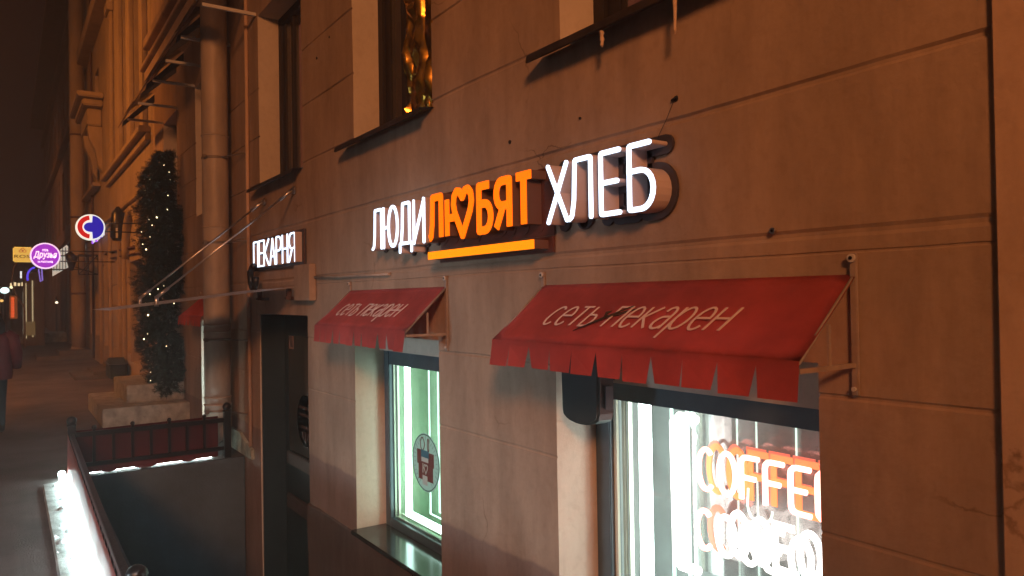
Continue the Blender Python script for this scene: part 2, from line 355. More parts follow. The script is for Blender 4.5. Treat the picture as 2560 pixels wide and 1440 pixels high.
# letter strokes in a unit box (path, closed)
GL = {
 'Л': [([(-.06, .0), (.09, .045), (.19, .32), (.25, 1), (1, 1), (1, 0)], 0)],
 'Ю': [([(0, 0), (0, 1)], 0), ([(0, .5), (.36, .5)], 0), (ell(.68, .5, .32, .5), 1)],
 'h': [([(0, 0), (0, .88)], 0), ([(0, .42), (.27, .42)], 0), ([(.26+.74*a, -.04+1.06*b) for a, b in HEART], 1)],
 'Д': [([(0, -.17), (0, .03), (1, .03), (1, -.17)], 0), ([(.12, .03), (.22, .4), (.26, 1), (.84, 1), (.84, .03)], 0)],
 'И': [([(0, 1), (0, 0)], 0), ([(0, .02), (1, .98)], 0), ([(1, 1), (1, 0)], 0)],
 'Х': [([(0, 1), (1, 0)], 0), ([(1, 1), (0, 0)], 0)],
 'Е': [([(1, 1), (0, 1), (0, 0), (1, 0)], 0), ([(0, .51), (.88, .51)], 0)],
 'Б': [([(.86, 1), (0, 1), (0, 0)]+arc(.5, .3, .5, .3, -90, 90)+[(0, .6)], 0)],
 'Я': [([(1, 0), (1, 1)]+arc(.42, .735, .4, .265, 90, 270)+[(1, .47)], 0), ([(.55, .47), (.02, 0)], 0)],
 'Т': [([(0, 1), (1, 1)], 0), ([(.5, 1), (.5, 0)], 0)],
 'П': [([(0, 0), (0, 1), (1, 1), (1, 0)], 0)],
 'К': [([(0, 0), (0, 1)], 0), ([(1, 1), (.12, .5), (1, 0)], 0)],
 'А': [([(0, 0), (.5, 1), (1, 0)], 0), ([(.2, .3), (.8, .3)], 0)],
 'Р': [([(0, 0), (0, 1)]+arc(.5, .74, .5, .26, 90, -90)+[(0, .48)], 0)],
 'Н': [([(0, 0), (0, 1)], 0), ([(0, .5), (1, .5)], 0), ([(1, 0), (1, 1)], 0)],
 'с': [(arc(.55, .5, .52, .5, 45, 315, 14), 0)],
 'е': [([(.04, .52), (.97, .52)]+arc(.5, .5, .48, .5, 15, 322, 14), 0)],
 'т': [([(0, 1), (1, 1)], 0), ([(.5, 1), (.5, 0)], 0)],
 'ь': [([(.1, 1), (.1, 0), (.6, 0)]+arc(.6, .29, .38, .29, -70, 80, 8)+[(.1, .58)], 0)],
 'п': [([(0, 0), (0, 1), (1, 1), (1, 0)], 0)],
 'к': [([(0, 0), (0, 1)], 0), ([(.95, 1), (.12, .5), (1, 0)], 0)],
 'а': [([(.12, .8)]+arc(.48, .68, .38, .32, 130, 10, 8)+[(.88, .0)], 0), ([(.86, .55)]+arc(.45, .27, .42, .28, 100, 330, 12), 0)],
 'р': [([(0, -.42), (0, 1)], 0), (arc(.5, .5, .48, .5, 170, -170, 18), 0)],
 'н': [([(0, 0), (0, 1)], 0), ([(0, .52), (1, .52)], 0), ([(1, 0), (1, 1)], 0)],
 'C': [(arc(.55, .5, .5, .5, 50, 310, 16), 0)],
 'O': [(ell(.5, .5, .5, .5), 1)],
 'F': [([(1, 1), (0, 1), (0, 0)], 0), ([(0, .52), (.8, .52)], 0)],
 'E': [([(1, 1), (0, 1), (0, 0), (1, 0)], 0), ([(0, .5), (.8, .5)], 0)],
 'D': [([(0, 0), (0, 1)]+arc(.45, .5, .5, .5, 90, -90, 10), 1)],
 'A': [([(0, 0), (.5, 1), (1, 0)], 0), ([(.2, .3), (.8, .3)], 0)],
 'N': [([(0, 0), (0, 1), (1, 0), (1, 1)], 0)],
}
def letter(parent, ch, x0, x1, z0, z1, sw, yf, yb, face, side, back, halo=0.03, cap='round', fil=0.010):
    """one channel letter: return (body) > lit face; plus its own backing outline. x0..x1,z0..z1 outer size"""
    h = sw/2
    def mp(path): return [(x0+h+(x1-x0-sw)*u, z0+h+(z1-z0-sw)*v) for u, v in path]
    fn = lambda u, v, d: (u, d, v)
    bb, bf, bk = bmesh.new(), bmesh.new(), bmesh.new()
    for i, (pth, cl) in enumerate(GL[ch]):
        e = i*0.0009
        ribbon(bb, mp(pth), sw*.96, yf+0.0086+e, yb+0.001-e, fn, bool(cl), cap, fil)
        ribbon(bf, mp(pth), sw, yf-e, yf+0.0076-e, fn, bool(cl), cap, fil)
        if back: ribbon(bk, mp(pth), sw+2*halo, -0.016-e, -0.004-e*.2, fn, bool(cl), 'round', fil)
    b_ = link('letter', bb, side, parent)
    link('lit_face', bf, face, b_)
    if back: link('backing_plate', bk, back, b_)
    else: bk.free()
    return b_

def text_mesh(name, s, size, m, parent, fn, shear=0.0, xs=1.0, off=0.0, bold=0.0, align='LEFT', thick=0.0015):
    """type set with the built-in font, its points mapped by fn(u,v,d)"""
    cu = bpy.data.curves.new(name+'_curve', 'FONT'); cu.body = s; cu.size = size; cu.shear = shear; cu.offset = bold; cu.align_x = align
    cu.resolution_u = 3; cu.extrude = thick
    to = bpy.data.objects.new('tmp', cu); C.objects.link(to)
    dg = bpy.context.evaluated_depsgraph_get(); me = bpy.data.meshes.new_from_object(to.evaluated_get(dg))
    bpy.data.objects.remove(to); bpy.data.curves.remove(cu)
    xsz = [v.co.x for v in me.vertices] or [0, 1]
    wd = max(xsz)-min(xsz); mn = min(xsz)
    for v in me.vertices: v.co = Vector(fn((v.co.x-mn)*xs+off, v.co.y, v.co.z))
    me.name = name; me.materials.clear(); me.materials.append(MT[m])
    o = bpy.data.objects.new(name, me); C.objects.link(o)
    if parent is not None:
        o.parent = parent
        if parent.type == 'EMPTY': o.matrix_parent_inverse = Matrix.Translation(-Vector(parent.location))
    return o, wd*xs

# facade height field with grooves and openings --------------------------------
def facade_bm(x0, x1, z0, z1, ops, grooves, y0=0.0, dx=0.11, gdepth=0.014, seed=0.0, wob=0.006, amp=0.003):
    xs = set(); k = x0
    while k < x1-1e-6: xs.add(round(k, 4)); k += dx
    xs.add(x1)
    for o in ops: xs.add(o[0]); xs.add(o[1])
    xs = sorted(x for x in xs if x0-1e-6 <= x <= x1+1e-6)
    # drop uniform lines too near to opening edges
    keep = [o[i] for o in ops for i in (0, 1)]
    xs = [x for x in xs if x in keep or x in (x0, x1) or all(abs(x-q) > .02 for q in keep)]
    zl = {z0: 0, z1: 0}
    for o in ops: zl.setdefault(o[2], 0); zl.setdefault(o[3], 0)
    for g in grooves:
        zc, hw, dp = g if isinstance(g, tuple) else (g, .011, gdepth)
        for q, dd in ((-hw, 0), (-hw*.35, dp), (hw*.35, dp), (hw, 0)): zl[zc+q] = ('g', dd, zc)
    q = z0
    while q < z1:
        if all(abs(q-a) > .06 for a in zl): zl[q] = 0
        q += .3
    zs = sorted(a for a in zl if z0-1e-6 <= a <= z1+1e-6)
    bm = bmesh.new(); V = {}
    for i, x in enumerate(xs):
        for j, z in enumerate(zs):
            t = zl[z]; zz = z; y = y0+amp*noise.noise(Vector((x*1.3, z*1.3, seed)))*2
            if isinstance(t, tuple):
                zz = z+wob*(noise.noise(Vector((x*.9, t[2]*3, seed)))*1.6+.35*noise.noise(Vector((x*9, t[2]*5, seed))))
                y += t[1]*(.75+.5*noise.noise(Vector((x*3, z*2, seed+3))))
            V[i, j] = bm.verts.new((x, y, zz))
    def inop(cx, cz):
        for o in ops:
            if o[0] < cx < o[1] and o[2] < cz < o[3]: return o
    G = {}
    for i in range(len(xs)-1):
        for j in range(len(zs)-1): G[i, j] = inop((xs[i]+xs[i+1])/2, (zs[j]+zs[j+1])/2)
    for (i, j), o in G.items():
        if o is None:
            f = bm.faces.new((V[i, j], V[i+1, j], V[i+1, j+1], V[i, j+1])); f.smooth = False
        else:
            for di, dj, a, b_ in ((-1, 0, (i, j), (i, j+1)), (1, 0, (i+1, j+1), (i+1, j)), (0, -1, (i+1, j), (i, j)), (0, 1, (i, j+1), (i+1, j+1))):
                nb = G.get((i+di, j+dj), 'out')
                if nb is None:
                    va, vb = V[a], V[b_]
                    v1 = bm.verts.new((va.co.x, y0+o[4], va.co.z)); v2 = bm.verts.new((vb.co.x, y0+o[4], vb.co.z))
                    f = bm.faces.new((va, v1, v2, vb)); f.material_index = 1
    return bm

def framed(parent, name, x0, x1, z0, z1, y, fw, fd, fm, gm, sub=()):
    """window: a frame mesh with a pane child"""
    bm = bmesh.new()
    box(bm, x0, x0+fw, y, y+fd, z0, z1); box(bm, x1-fw, x1, y, y+fd, z0, z1)
    box(bm, x0+fw, x1-fw, y, y+fd, z1-fw, z1); box(bm, x0+fw, x1-fw, y, y+fd, z0, z0+fw)
    for s in sub: box(bm, *s)
    fo = link(name, bm, fm, parent)
    pb = bmesh.new(); yy = y+fd*.55
    vs = [pb.verts.new(c) for c in ((x0+fw*.9, yy, z0+fw*.9), (x1-fw*.9, yy, z0+fw*.9), (x1-fw*.9, yy, z1-fw*.9), (x0+fw*.9, yy, z1-fw*.9))]
    pb.faces.new(vs); link('pane', pb, gm, fo)
    return fo

# ================================================================ GROUND
bm = bmesh.new()
def quad(bm, x0, x1, y0, y1, z):
    nx = max(1, int((x1-x0)/2)); nx = min(nx, 60)
    for i in range(nx):
        a = x0+(x1-x0)*i/nx; b_ = x0+(x1-x0)*(i+1)/nx
        bm.faces.new([bm.verts.new(p) for p in ((a, y0, z), (b_, y0, z), (b_, y1, z), (a, y1, z))])
quad(bm, -260, 60, -4.6, -1.52, 0); quad(bm, -260, -8.42, -1.52, 0.4, 0); quad(bm, 1.2, 60, -1.52, 0.4, 0)
struct('pavement', bm, 'asphalt')
bm = B(-260, 60, -4.85, -4.603, -0.3, 0.012, bev=.01); struct('kerb_edge', bm, 'step')
bm = bmesh.new(); quad(bm, -400, 400, -400, 400, -0.16); 
bmesh.ops.delete(bm, geom=list(bm.faces), context='FACES')
bm.free(); bm = bmesh.new()
vs = [bm.verts.new(p) for p in ((-600, -600, -.14), (600, -600, -.14), (600, -4.86, -.14), (-600, -4.86, -.14))]; bm.faces.new(vs)
struct('road', bm, 'road')

# sunken light well in front of the shop
bm = bmesh.new(); box(bm, -8.40, 1.2, -1.5, 0.0, -1.9, -1.8); struct('light_well_floor', bm, 'pit')
well = thing('retaining_wall', 'dark concrete retaining wall of the sunken entrance below the railings', 'wall', (-8.4, -1.5, 0))
bm = bmesh.new(); box(bm, -8.60, -8.402, -1.52, -0.02, -1.9, -0.004); link('end_wall', bm, 'pit', well)
bm = bmesh.new(); box(bm, -8.40, 1.2, -1.64, -1.502, -1.9, -0.004); link('street_side_wall', bm, 'pit', well)

# ================================================================ MAIN BUILDING
bld = thing('corner_building', 'beige plastered building with grooved ground floor carrying the bakery signs', 'building', (-7, 0, 0))
OPS = [(-7.75, -6.41, 2.86, 4.62, .30), (-5.25, -4.0, 2.86, 4.62, .30), (-2.74, -1.45, 2.86, 4.62, .30),
       (-10.85, -9.70, 2.86, 4.62, .30), (-13.36, -12.2, 2.86, 4.62, .30),
       (-5.285, -3.965, -0.05, 1.44, .30), (-2.81, -1.43, -0.05, 1.47, .30), (-10.62, -9.3, 0.10, 1.44, .30),
       (-7.82, -6.335, -1.8, 1.56, .32), (-13.2, -12.1, 0.5, 2.55, .5)]
GR = [(3.876, .012, .014), (3.385, .012, .014), (2.885, .012, .014), (2.376, .013, .015), (1.888, .014, .012), (1.826, .006, .005),
      (1.375+.11, .012, .013), (0.93, .011, .009), (.50, .01, .006)]
GR = [(3.876, .012, .011), (3.385, .012, .011), (2.892, .012, .010), (2.376, .015, .011), (1.888, .018, .009), (1.826, .006, .005),
      (1.372, .010, .008), (0.93, .009, .005)]
bm = facade_bm(-14.5, 1.6, -1.85, 5.6, OPS, GR, seed=1.7)
fac = link('facade', bm, ['wall', 'reveal'], bld)
fac.location = (0, 0, 0)
# upper storeys (out of the frame) and body of the house
bm = bmesh.new(); box(bm, -14.5, 1.6, 0.002, .6, 5.602, 14); box(bm, -14.5, 1.6, .62, 9, -1.85, 14); link('upper_wall', bm, 'wall', bld)
# cornice band
bm = bmesh.new()
box(bm, -14.62, 1.6, -.10, .0, 5.62, 5.80, bev=.012); box(bm, -14.66, 1.6, -.17, .0, 5.803, 5.88, bev=.012); box(bm, -14.64, 1.6, -.12, 0.0, 6.20, 6.36, bev=.012)
link('cornice', bm, 'wall', bld)
# pilaster to the right
bm = bmesh.new(); box(bm, -0.897, -0.2, -.018, -0.006, -1.85, 5.6, bev=.006); link('pilaster', bm, 'pil', bld)
# plinth below the sills, with worn top edge
bm = facade_bm(-6.33, -0.9, -1.85, -.062, [], [], y0=-.022, dx=.09, seed=4.2, amp=.006)
for v in [v for v in bm.verts if v.co.z > -.07]:
    v.co.z += .012*noise.noise(Vector((v.co.x*6, 0, 9)))
top = [v for v in bm.verts if v.co.z > -.09]
top.sort(key=lambda v: v.co.x)
for a, b_ in zip(top[:-1], top[1:]):
    bm.faces.new((a, b_, bm.verts.new((b_.co.x, .0, b_.co.z+.008)), bm.verts.new((a.co.x, .0, a.co.z+.008))))
link('plinth', bm, 'plinth', bld)
# ground floor upper windows
def upper_window(x0, x1, kind):
    wf = framed(bld, 'window', x0, x1, 2.862, 4.62, .21, .075, .06, 'blackframe', 'glassbrown',
                sub=[(x0+.076, x0+.16, .235, .28, 2.94, 4.54), (x0+.36, x0+.42, .228, .272, 2.94, 4.54)])
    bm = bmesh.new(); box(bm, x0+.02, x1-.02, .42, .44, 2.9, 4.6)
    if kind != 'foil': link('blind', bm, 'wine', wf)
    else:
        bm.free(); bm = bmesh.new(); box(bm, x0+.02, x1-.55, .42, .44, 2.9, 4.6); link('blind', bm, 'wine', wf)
    # sill: folded metal sheet sloping out and dropping
    bm = bmesh.new(); ys = [.22, -.10, -.105, -.095]; zz = [2.880, 2.842, 2.808, 2.806]
    xa, xb = x0-.13, x1+.02; n = 14; rows = []
    for i in range(n+1):
        x = xa+(xb-xa)*i/n; wv = .004*noise.noise(Vector((x*5, 1, 1)))
        rows.append([(x, -.10 if False else y+wv*(1 if y < 0 else 0), z+wv) for y, z in zip(ys, zz)])
    for k in range(n):
        xin = rows[k]
        for j in range(3):
            if j == 0 and (rows[k][0][0] < x0 or rows[k+1][0][0] > x1):
                q0 = list(rows[k][0]); q1 = list(rows[k+1][0]); q0[1] = -.001; q1[1] = -.001; q0[2] = q1[2] = 2.855
                bm.faces.new([bm.verts.new(p) for p in (q0, q1, rows[k+1][1], rows[k][1])])
            else: bm.faces.new([bm.verts.new(p) for p in (rows[k][j], rows[k+1][j], rows[k+1][j+1], rows[k][j+1])])
    bmesh.ops.solidify(bm, geom=list(bm.faces), thickness=.003)
    link('sill', bm, 'sill', wf)
    return wf
wA = upper_window(-7.75, -6.41, 'plain'); wB = upper_window(-5.25, -4.0, 'foil'); wC = upper_window(-2.74, -1.45, 'plain')
upper_window(-13.36, -12.2, 'plain')
# crumpled golden foil hanging behind the glass of the second window
bm = bmesh.new(); nx, nz = 40, 90
P = {}
for i in range(nx+1):
    for j in range(nz+1):
        x = -4.79+.73*i/nx; z = 2.94+1.62*j/nz
        v = Vector((x*7, z*2.0, 0.3))
        y = .30+.07*noise.turbulence(v, 3, False, noise_basis='VORONOI_F2F1')+.03*noise.noise(v*2.3)
        P[i, j] = bm.verts.new((x, y, z))
for i in range(nx):
    for j in range(nz):
        f = bm.faces.new((P[i, j], P[i+1, j], P[i+1, j+1], P[i, j+1])); f.smooth = True
link('foil_sheet', bm, 'foil', wB)

# doorway
doo = bmesh.new(); box(doo, -7.80, -6.34, .25, .31, -1.80, 1.555); door = link('door', doo, 'door', bld)
bm = bmesh.new(); box(bm, -7.64, -6.42, .238, .249, .16, 1.335, bev=.004); link('door_glass', bm, mat('door_glazing', (.05, .058, .05), .12, var=.5, vscale=4, col2=(.02, .03, .03)), door)
bm = bmesh.new(); box(bm, -8.0+.36, -6.40, .205, .236, .03, .155, bev=.008); box(bm, -7.64, -6.40, .205, .236, -.42, -.27, bev=.008); link('push_bar', bm, 'doorplate', door)
bm = bmesh.new(); box(bm, -7.817, -7.79, .012, .249, -1.80, 1.55, bev=.004); link('metal_lining', bm, 'door', door)
# door stickers
bm = bmesh.new(); box(bm, -7.60, -7.47, .2335, .2365, 1.20, 1.33); s1 = link('warning_sticker', bm, mat('sticker_grey', (.42, .30, .28), .5), door)
bm = bmesh.new()
for k in range(3):
    a = -7.60+.04*k
    bm.faces.new([bm.verts.new(p) for p in ((a, .2325, 1.33), (a+.025, .2325, 1.33), (min(a+.085, -7.475), .2325, 1.22), (a+.05, .2325, 1.22))])
link('stripe', bm, 'door', s1)
bm = bmesh.new(); ribbon(bm, ell(-7.12, .47, .13, .13, 28), .26, .2335, .2365, lambda u, v, d: (u, d, v), True)
bm.free(); bm = bmesh.new(); vs = [bm.verts.new((-7.12+.25*math.cos(a*math.pi/16), .2330, .52+.25*math.sin(a*math.pi/16))) for a in range(32)]; bm.faces.new(vs)
bmesh.ops.solidify(bm, geom=list(bm.faces), thickness=.002)
s2 = link('round_sticker', bm, mat('round_sticker_white', (.34, .29, .26), .5, var=.2), door)
bm = bmesh.new()
for k, zz in enumerate((.63, .56, .44)): box(bm, -7.30+.03*k, -7.0, .2290, .2312, zz, zz+.03)
for k in range(4): box(bm, -7.22+.08*k, -7.17+.08*k, .2290, .2312, .34-.03*(k % 2), .41)
link('sticker_print', bm, 'doorplate', s2)

# semi basement windows ---------------------------------------------------------
def shop_window(x0, x1, zt, fw, ft, y=.235):
    bm = bmesh.new(); z0 = -.045
    box(bm, x0+.002, x0+fw, y, y+.07, z0, zt, bev=.005); box(bm, x1-fw, x1-.002, y, y+.07, z0, zt, bev=.005)
    box(bm, x0+fw+.001, x1-fw-.001, y+.001, y+.069, zt-ft, zt, bev=.004); box(bm, x0+fw+.001, x1-fw-.001, y+.001, y+.069, z0, z0+fw, bev=.004)
    return bm
# small window
wf = link('shop_window', shop_window(-5.285, -3.965, 1.305, .085, .105), 'dark', bld); link('lintel_panel', B(-5.284, -3.966, .20, .234, 1.306, 1.439), 'reveal', bld)
bm = bmesh.new()
for v in (.0, .02): box(bm, -5.198+v, -5.186+v, .27+v, .285+v, .04, 1.222)
box(bm, -5.16, -4.06, .27, .285, .04, .055); box(bm, -5.14, -4.06, .295, .31, .062, .075)
link('glazing_bead', bm, 'cream', wf)
bm = bmesh.new(); bm.faces.new([bm.verts.new(p) for p in ((-5.2, .262, .04), (-4.05, .262, .04), (-4.05, .262, 1.225), (-5.2, .262, 1.225))]); link('pane', bm, 'glass', wf)
bm = B(-5.284, -3.967, -.05, .235, -.052, -.018, bev=.006); link('ledge', bm, 'ledge', wf)
# big window
wf2 = link('shop_window', shop_window(-2.81, -1.43, 1.285, .105, .085), 'dark', bld); link('lintel_panel', B(-2.809, -1.431, .20, .234, 1.286, 1.469), 'reveal', bld)
bm = bmesh.new(); box(bm, -2.704, -2.682, .26, .275, .06, 1.203); box(bm, -2.672, -2.655, .285, .30, .06, 1.203); box(bm, -2.645, -2.636, .295, .32, .06, 1.203)
link('glazing_bead', bm, 'cream', wf2)
bm = bmesh.new(); bm.faces.new([bm.verts.new(p) for p in ((-2.705, .262, .06), (-1.53, .262, .06), (-1.53, .262, 1.206), (-2.705, .262, 1.206))]); link('pane', bm, 'glassbig', wf2)
bm = B(-2.808, -1.432, -.05, .235, -.052, -.018, bev=.006); link('ledge', bm, 'ledge', wf2)
# third window behind the pipe
wf3 = link('shop_window', shop_window(-10.62, -9.3, 1.44, .06, .15), 'dark', bld); 
bm = bmesh.new(); bm.faces.new([bm.verts.new(p) for p in ((-10.56, .262, 0.0), (-9.36, .262, 0.0), (-9.36, .262, 1.29), (-10.56, .262, 1.29))]); link('pane', bm, 'glass', wf3)

# display niches behind the panes (light box interiors)
def niche(x0, x1, z0, z1, y0, y1, m, label):
    bm = bmesh.new()
    q = lambda *p: bm.faces.new([bm.verts.new(a) for a in p])
    q((x0, y1, z0), (x1, y1, z0), (x1, y1, z1), (x0, y1, z1)); q((x0, y0, z0), (x0, y1, z0), (x0, y1, z1), (x0, y0, z1))
    q((x1, y0, z0), (x1, y0, z1), (x1, y1, z1), (x1, y1, z0)); q((x0, y0, z0), (x1, y0, z0), (x1, y1, z0), (x0, y1, z0)); q((x0, y0, z1), (x0, y1, z1), (x1, y1, z1), (x1, y0, z1))
    return link('display_niche', bm, m, bld)
niche(-5.26, -3.98, -.03, 1.42, .307, .60, 'showgreen', ''); niche(-2.79, -1.45, -.03, 1.45, .307, .598, 'showwall', ''); niche(-10.60, -9.32, .0, 1.42, .307, .55, 'showwall', '')

def led_loop(x0, x1, z0, z1, y, r, m, parent, name='led_tube'):
    bm = T([(x1, y, z0), (x0, y, z0), (x0, y, z1)], r, seg=8); return link(name, bm, m, parent)
lt = thing('led_strip', 'white LED strip framing the inside of the small shop window', 'light', (-5.03, .33, .1), 'LED strips framing the shop windows')
led_loop(-5.085, -4.02, .085, 1.36, .335, .024, 'ledwin', lt)
for k, (dx_, y_) in enumerate(((-4.865, .40), (-4.82, .45), (-4.64, .52), (-4.54, .57))):
    bm = T([(-4.02, y_, .12+.012*k), (dx_, y_, .12+.012*k), (dx_, y_, 1.36)], .0065 if k < 2 else .0035, seg=6); link('led_reflection', bm, 'thinglow', lt)  # glowing lines built as the strip's receding reflections in the glass
lt2 = thing('led_strip', 'broad blinding white LED strip down the left side of the coffee window', 'light', (-2.58, .33, .1), 'LED strips framing the shop windows')
led_loop(-2.575, -1.5, .03, 1.40, .345, .030, 'ledbig', lt2)
for k, (dx_, y_) in enumerate(((-2.475, .42), (-2.395, .44), (-2.18, .52), (-2.10, .55), (-1.93, .59))):
    bm = T([(dx_, y_, .08), (dx_, y_, 1.40)], .008 if k < 2 else .0045, seg=6); link('led_reflection', bm, 'thinglow', lt2)  # upright glowing lines stand in for reflections of the LED strip
lt3 = thing('led_strip', 'white LED strip in the window behind the big downpipe', 'light', (-10.2, .3, .1), 'LED strips framing the shop windows')
led_loop(-10.47, -9.45, .1, 1.25, .34, .03, 'ledthird', lt3)

# neon coffee sign ---------------------------------------------------------------
ns = thing('neon_sign', 'glowing neon COFFEE sign hanging inside the big shop window', 'neon sign', (-1.9, .37, .9))
def neon_word(word, x0, x1, z0, z1, y, m, wd=.62, r=.0115, slant=0.0):
    n = len(word); pitch = (x1-x0)/n
    for i, ch in enumerate(word):
        a = x0+pitch*i+pitch*.12; ww = pitch*.74
        bm = bmesh.new()
        for pth, cl in GL[ch]:
            P2 = densify([(a+ww*u, z0+(z1-z0)*v) for u, v in pth], bool(cl), .03)
            tube(bm, [(p.x, y, p.y) for p in P2], r, seg=8, closed=bool(cl))
        link('neon_letter', bm, m[i] if isinstance(m, list) else m, ns)
def flat_word(word, x0, x1, z0, z1, y, m, sw=.028):  # flat letters also repeat the neon as its reflections in the double glazing
    n = len(word); pitch = (x1-x0)/n
    for i, ch in enumerate(word):
        a = x0+pitch*i+pitch*.10; ww = pitch*.8; bm = bmesh.new()
        for q, (pth, cl) in enumerate(GL[ch]):
            ribbon(bm, [(a+ww*u, z0+(z1-z0)*v) for u, v in pth], sw, y-q*.001, y+.004, lambda u, v, d: (u, d, v), bool(cl), 'flat', .0)
        link('backing_reflection_letter', bm, m[i] if isinstance(m, list) else m, ns)
neon_word('COFFEE', -2.285, -1.58, .845, 1.02, .365, 'neonred', r=.0118)
flat_word('COFFEE', -2.29, -1.60, .822, 1.022, .44, ['flator']*6)
flat_word('COFFEE', -2.33, -1.64, .815, 1.03, .475, 'flatred', sw=.016)
neon_word('COOEOA', -2.30, -1.58, .585, .75, .365, ['neonred']+['neonwhite']*5, r=.0125)
flat_word('COOEOA', -2.29, -1.60, .57, .75, .44, ['flatred']+['neonwhite']*5, sw=.03)
bm = bmesh.new()
tube(bm, [(-2.27, .36, 1.14), (-2.37, .36, 1.145), (-2.395, .36, 1.12), (-2.398, .36, .50), (-2.37, .36, .475), (-2.27, .36, .475)], .021, seg=10)
tube(bm, [(-2.345, .355, 1.12), (-2.345, .355, .49)], .017, seg=8); link('neon_border', bm, 'neonwhite', ns)
bm = bmesh.new(); tube(bm, [(-2.33, .35, 1.20), (-2.30, .35, 1.13), (-2.27, .36, 1.07), (-2.28, .36, 1.03)], .0045, seg=6); tube(bm, [(-2.28, .35, 1.20), (-2.32, .35, 1.12)], .0045, seg=6)
link('cable', bm, 'thinglow', ns); bm = bmesh.new()
tube(bm, [(-1.99, .35, .90)]+[(-1.935+.06*math.cos(a), .35, .83+.06*math.sin(a)) for a in [math.pi+math.pi*k/8 for k in range(9)]], .0045, seg=6)
link('cable', bm, 'thinglow', ns)
bm = bmesh.new(); box(bm, -2.43, -1.5, .50, .506, .42, 1.16); link('clear_panel', bm, glassmat('acrylic_panel', (.97, .95, .94), .05, .6, opac=.18), ns)
bm = bmesh.new(); box(bm, -2.43, -1.5, .497, .501, 1.155, 1.162); link('panel_edge', bm, 'thinglow', ns)

# sticker on the glass of the small window --------------------------------------
st = thing('window_sticker', 'round gift box and coffee cup sticker on the small shop window', 'sticker', (-4.655, .258, .545))
cx_, cz_ = -4.658, .548; r_ = .205
def disc(bm, cx, cz, r, y, n=40, rz=None):
    bm.faces.new([bm.verts.new((cx+r*math.cos(2*math.pi*k/n), y, cz+(rz or r)*math.sin(2*math.pi*k/n))) for k in range(n)])
fxz = lambda u, v, d: (u, d, v)
bm = bmesh.new(); disc(bm, cx_, cz_, r_, .2585); bmesh.ops.solidify(bm, geom=list(bm.faces), thickness=.001); link('sticker_base', bm, mat('sticker_pale_glow', (.36, .44, .40), .5, emit=(.45, .62, .54), es=.28), st)  # base glows slightly in place of light coming through it
bm = bmesh.new(); ribbon(bm, ell(cx_, cz_, r_-.010, r_-.010, 48), .007, .2560, .2570, fxz, True); link('ring', bm, mat('sticker_darkgreen', (.03, .09, .07), .5), st)
mred = mat('sticker_red', (.16, .05, .045), .5); mblu = mat('sticker_blue', (.04, .17, .24), .5); mwh = mat('sticker_white', (.5, .58, .54), .5)
bm = bmesh.new(); box(bm, cx_-.125, cx_-.01, .2545, .2565, cz_-.02, cz_+.082); box(bm, cx_-.0095, cx_+.125, .2545, .2565, cz_-.02, cz_+.075)
box(bm, cx_-.105, cx_+.11, .2546, .2564, cz_-.125, cz_-.0205); link('gift_box', bm, mred, st)
bm = bmesh.new()
for s in (-1, 1): ribbon(bm, [(cx_+s*.03+.02*math.cos(a)*1+s*.022*math.sin(a/2), cz_+.125+.045*math.sin(a)) for a in [2*math.pi*k/16 for k in range(16)]], .009, .2547, .2563, fxz, True)
link('bow', bm, mred, st)
bm = bmesh.new(); box(bm, cx_-.06, cx_+.055, .2525, .2543, cz_+.03, cz_+.085); link('cup_lid', bm, mblu, st)
bm = bmesh.new(); box(bm, cx_-.05, cx_+.05, .2500, .2520, cz_+.005, cz_+.036); box(bm, cx_-.035, cx_+.035, .2500, .2520, cz_-.155, cz_-.09); link('cup', bm, mwh, st)
bm = bmesh.new()
ribbon(bm, [(cx_-.03, cz_-.07), (cx_-.03, cz_-.01)], .008, .2500, .2520, fxz); ribbon(bm, [(cx_-.03, cz_-.04), (cx_-.012, cz_-.04)], .006, .2503, .2517, fxz)
ribbon(bm, [(cx_-.015+.055*a, cz_-.075+.062*b_) for a, b_ in HEART], .008, .2505, .2519, fxz, True); link('cup_logo', bm, mwh, st)
bm = bmesh.new()
for k in range(34):
    a = 2*math.pi*(k+.5)/34
    if abs(math.cos(a)) < .5 and math.sin(a) < 0: continue
    r0 = .15+.01*random.random(); r1 = r0+.018+.02*random.random()
    ribbon(bm, [(cx_+r0*math.cos(a), cz_+r0*math.sin(a)), (cx_+r1*math.cos(a), cz_+r1*math.sin(a))], .0022, .2562, .2572, fxz, False, 'flat')
link('ray_marks', bm, mat('sticker_ray', (.04, .10, .08), .5), st)

# ================================================================ SIGNS ON THE WALL
def K(x): return round(x*1.02, 4)   # lettering stands on the plane y = -0.11
sg = thing('shop_sign', 'long lit sign of white and orange channel letters reading ЛЮДИ ЛЮБЯТ ХЛЕБ', 'sign', (-3.5, 0, 2.0))
ZB, ZT = 2.022, 2.296
thin = .027
for ch, a, b_ in (('Л', -4.590, -4.440), ('Ю', -4.422, -4.200), ('Д', -4.186, -4.009), ('И', -3.994, -3.846)):
    letter(sg, ch, K(a), K(b_), ZB, ZT, .0185, -.11, 0, 'white', 'side', 'back', .012)
for ch, a, b_ in (('Л', -3.800, -3.628), ('h', -3.600, -3.291), ('Б', -3.266, -3.114), ('Я', -3.104, -2.946), ('Т', -2.924, -2.766)):
    letter(sg, ch, K(a), K(b_), ZB, ZT, .042, -.11, 0, 'orange', 'sideor', 'backor', .016, 'flat', 0.004)
for ch, a, b_ in (('Х', -2.664, -2.512), ('Л', -2.510, -2.352), ('Е', -2.308, -2.178), ('Б', -2.141, -1.992)):
    letter(sg, ch, K(a), K(b_), ZB, ZT, .0205, -.11, 0, 'white', 'side', 'back', .028)
bm = B(K(-3.803), K(-2.770), -.104, -.003, 1.922, 1.964, bev=.001); bar = link('underline_bar', bm, 'sideor', sg)
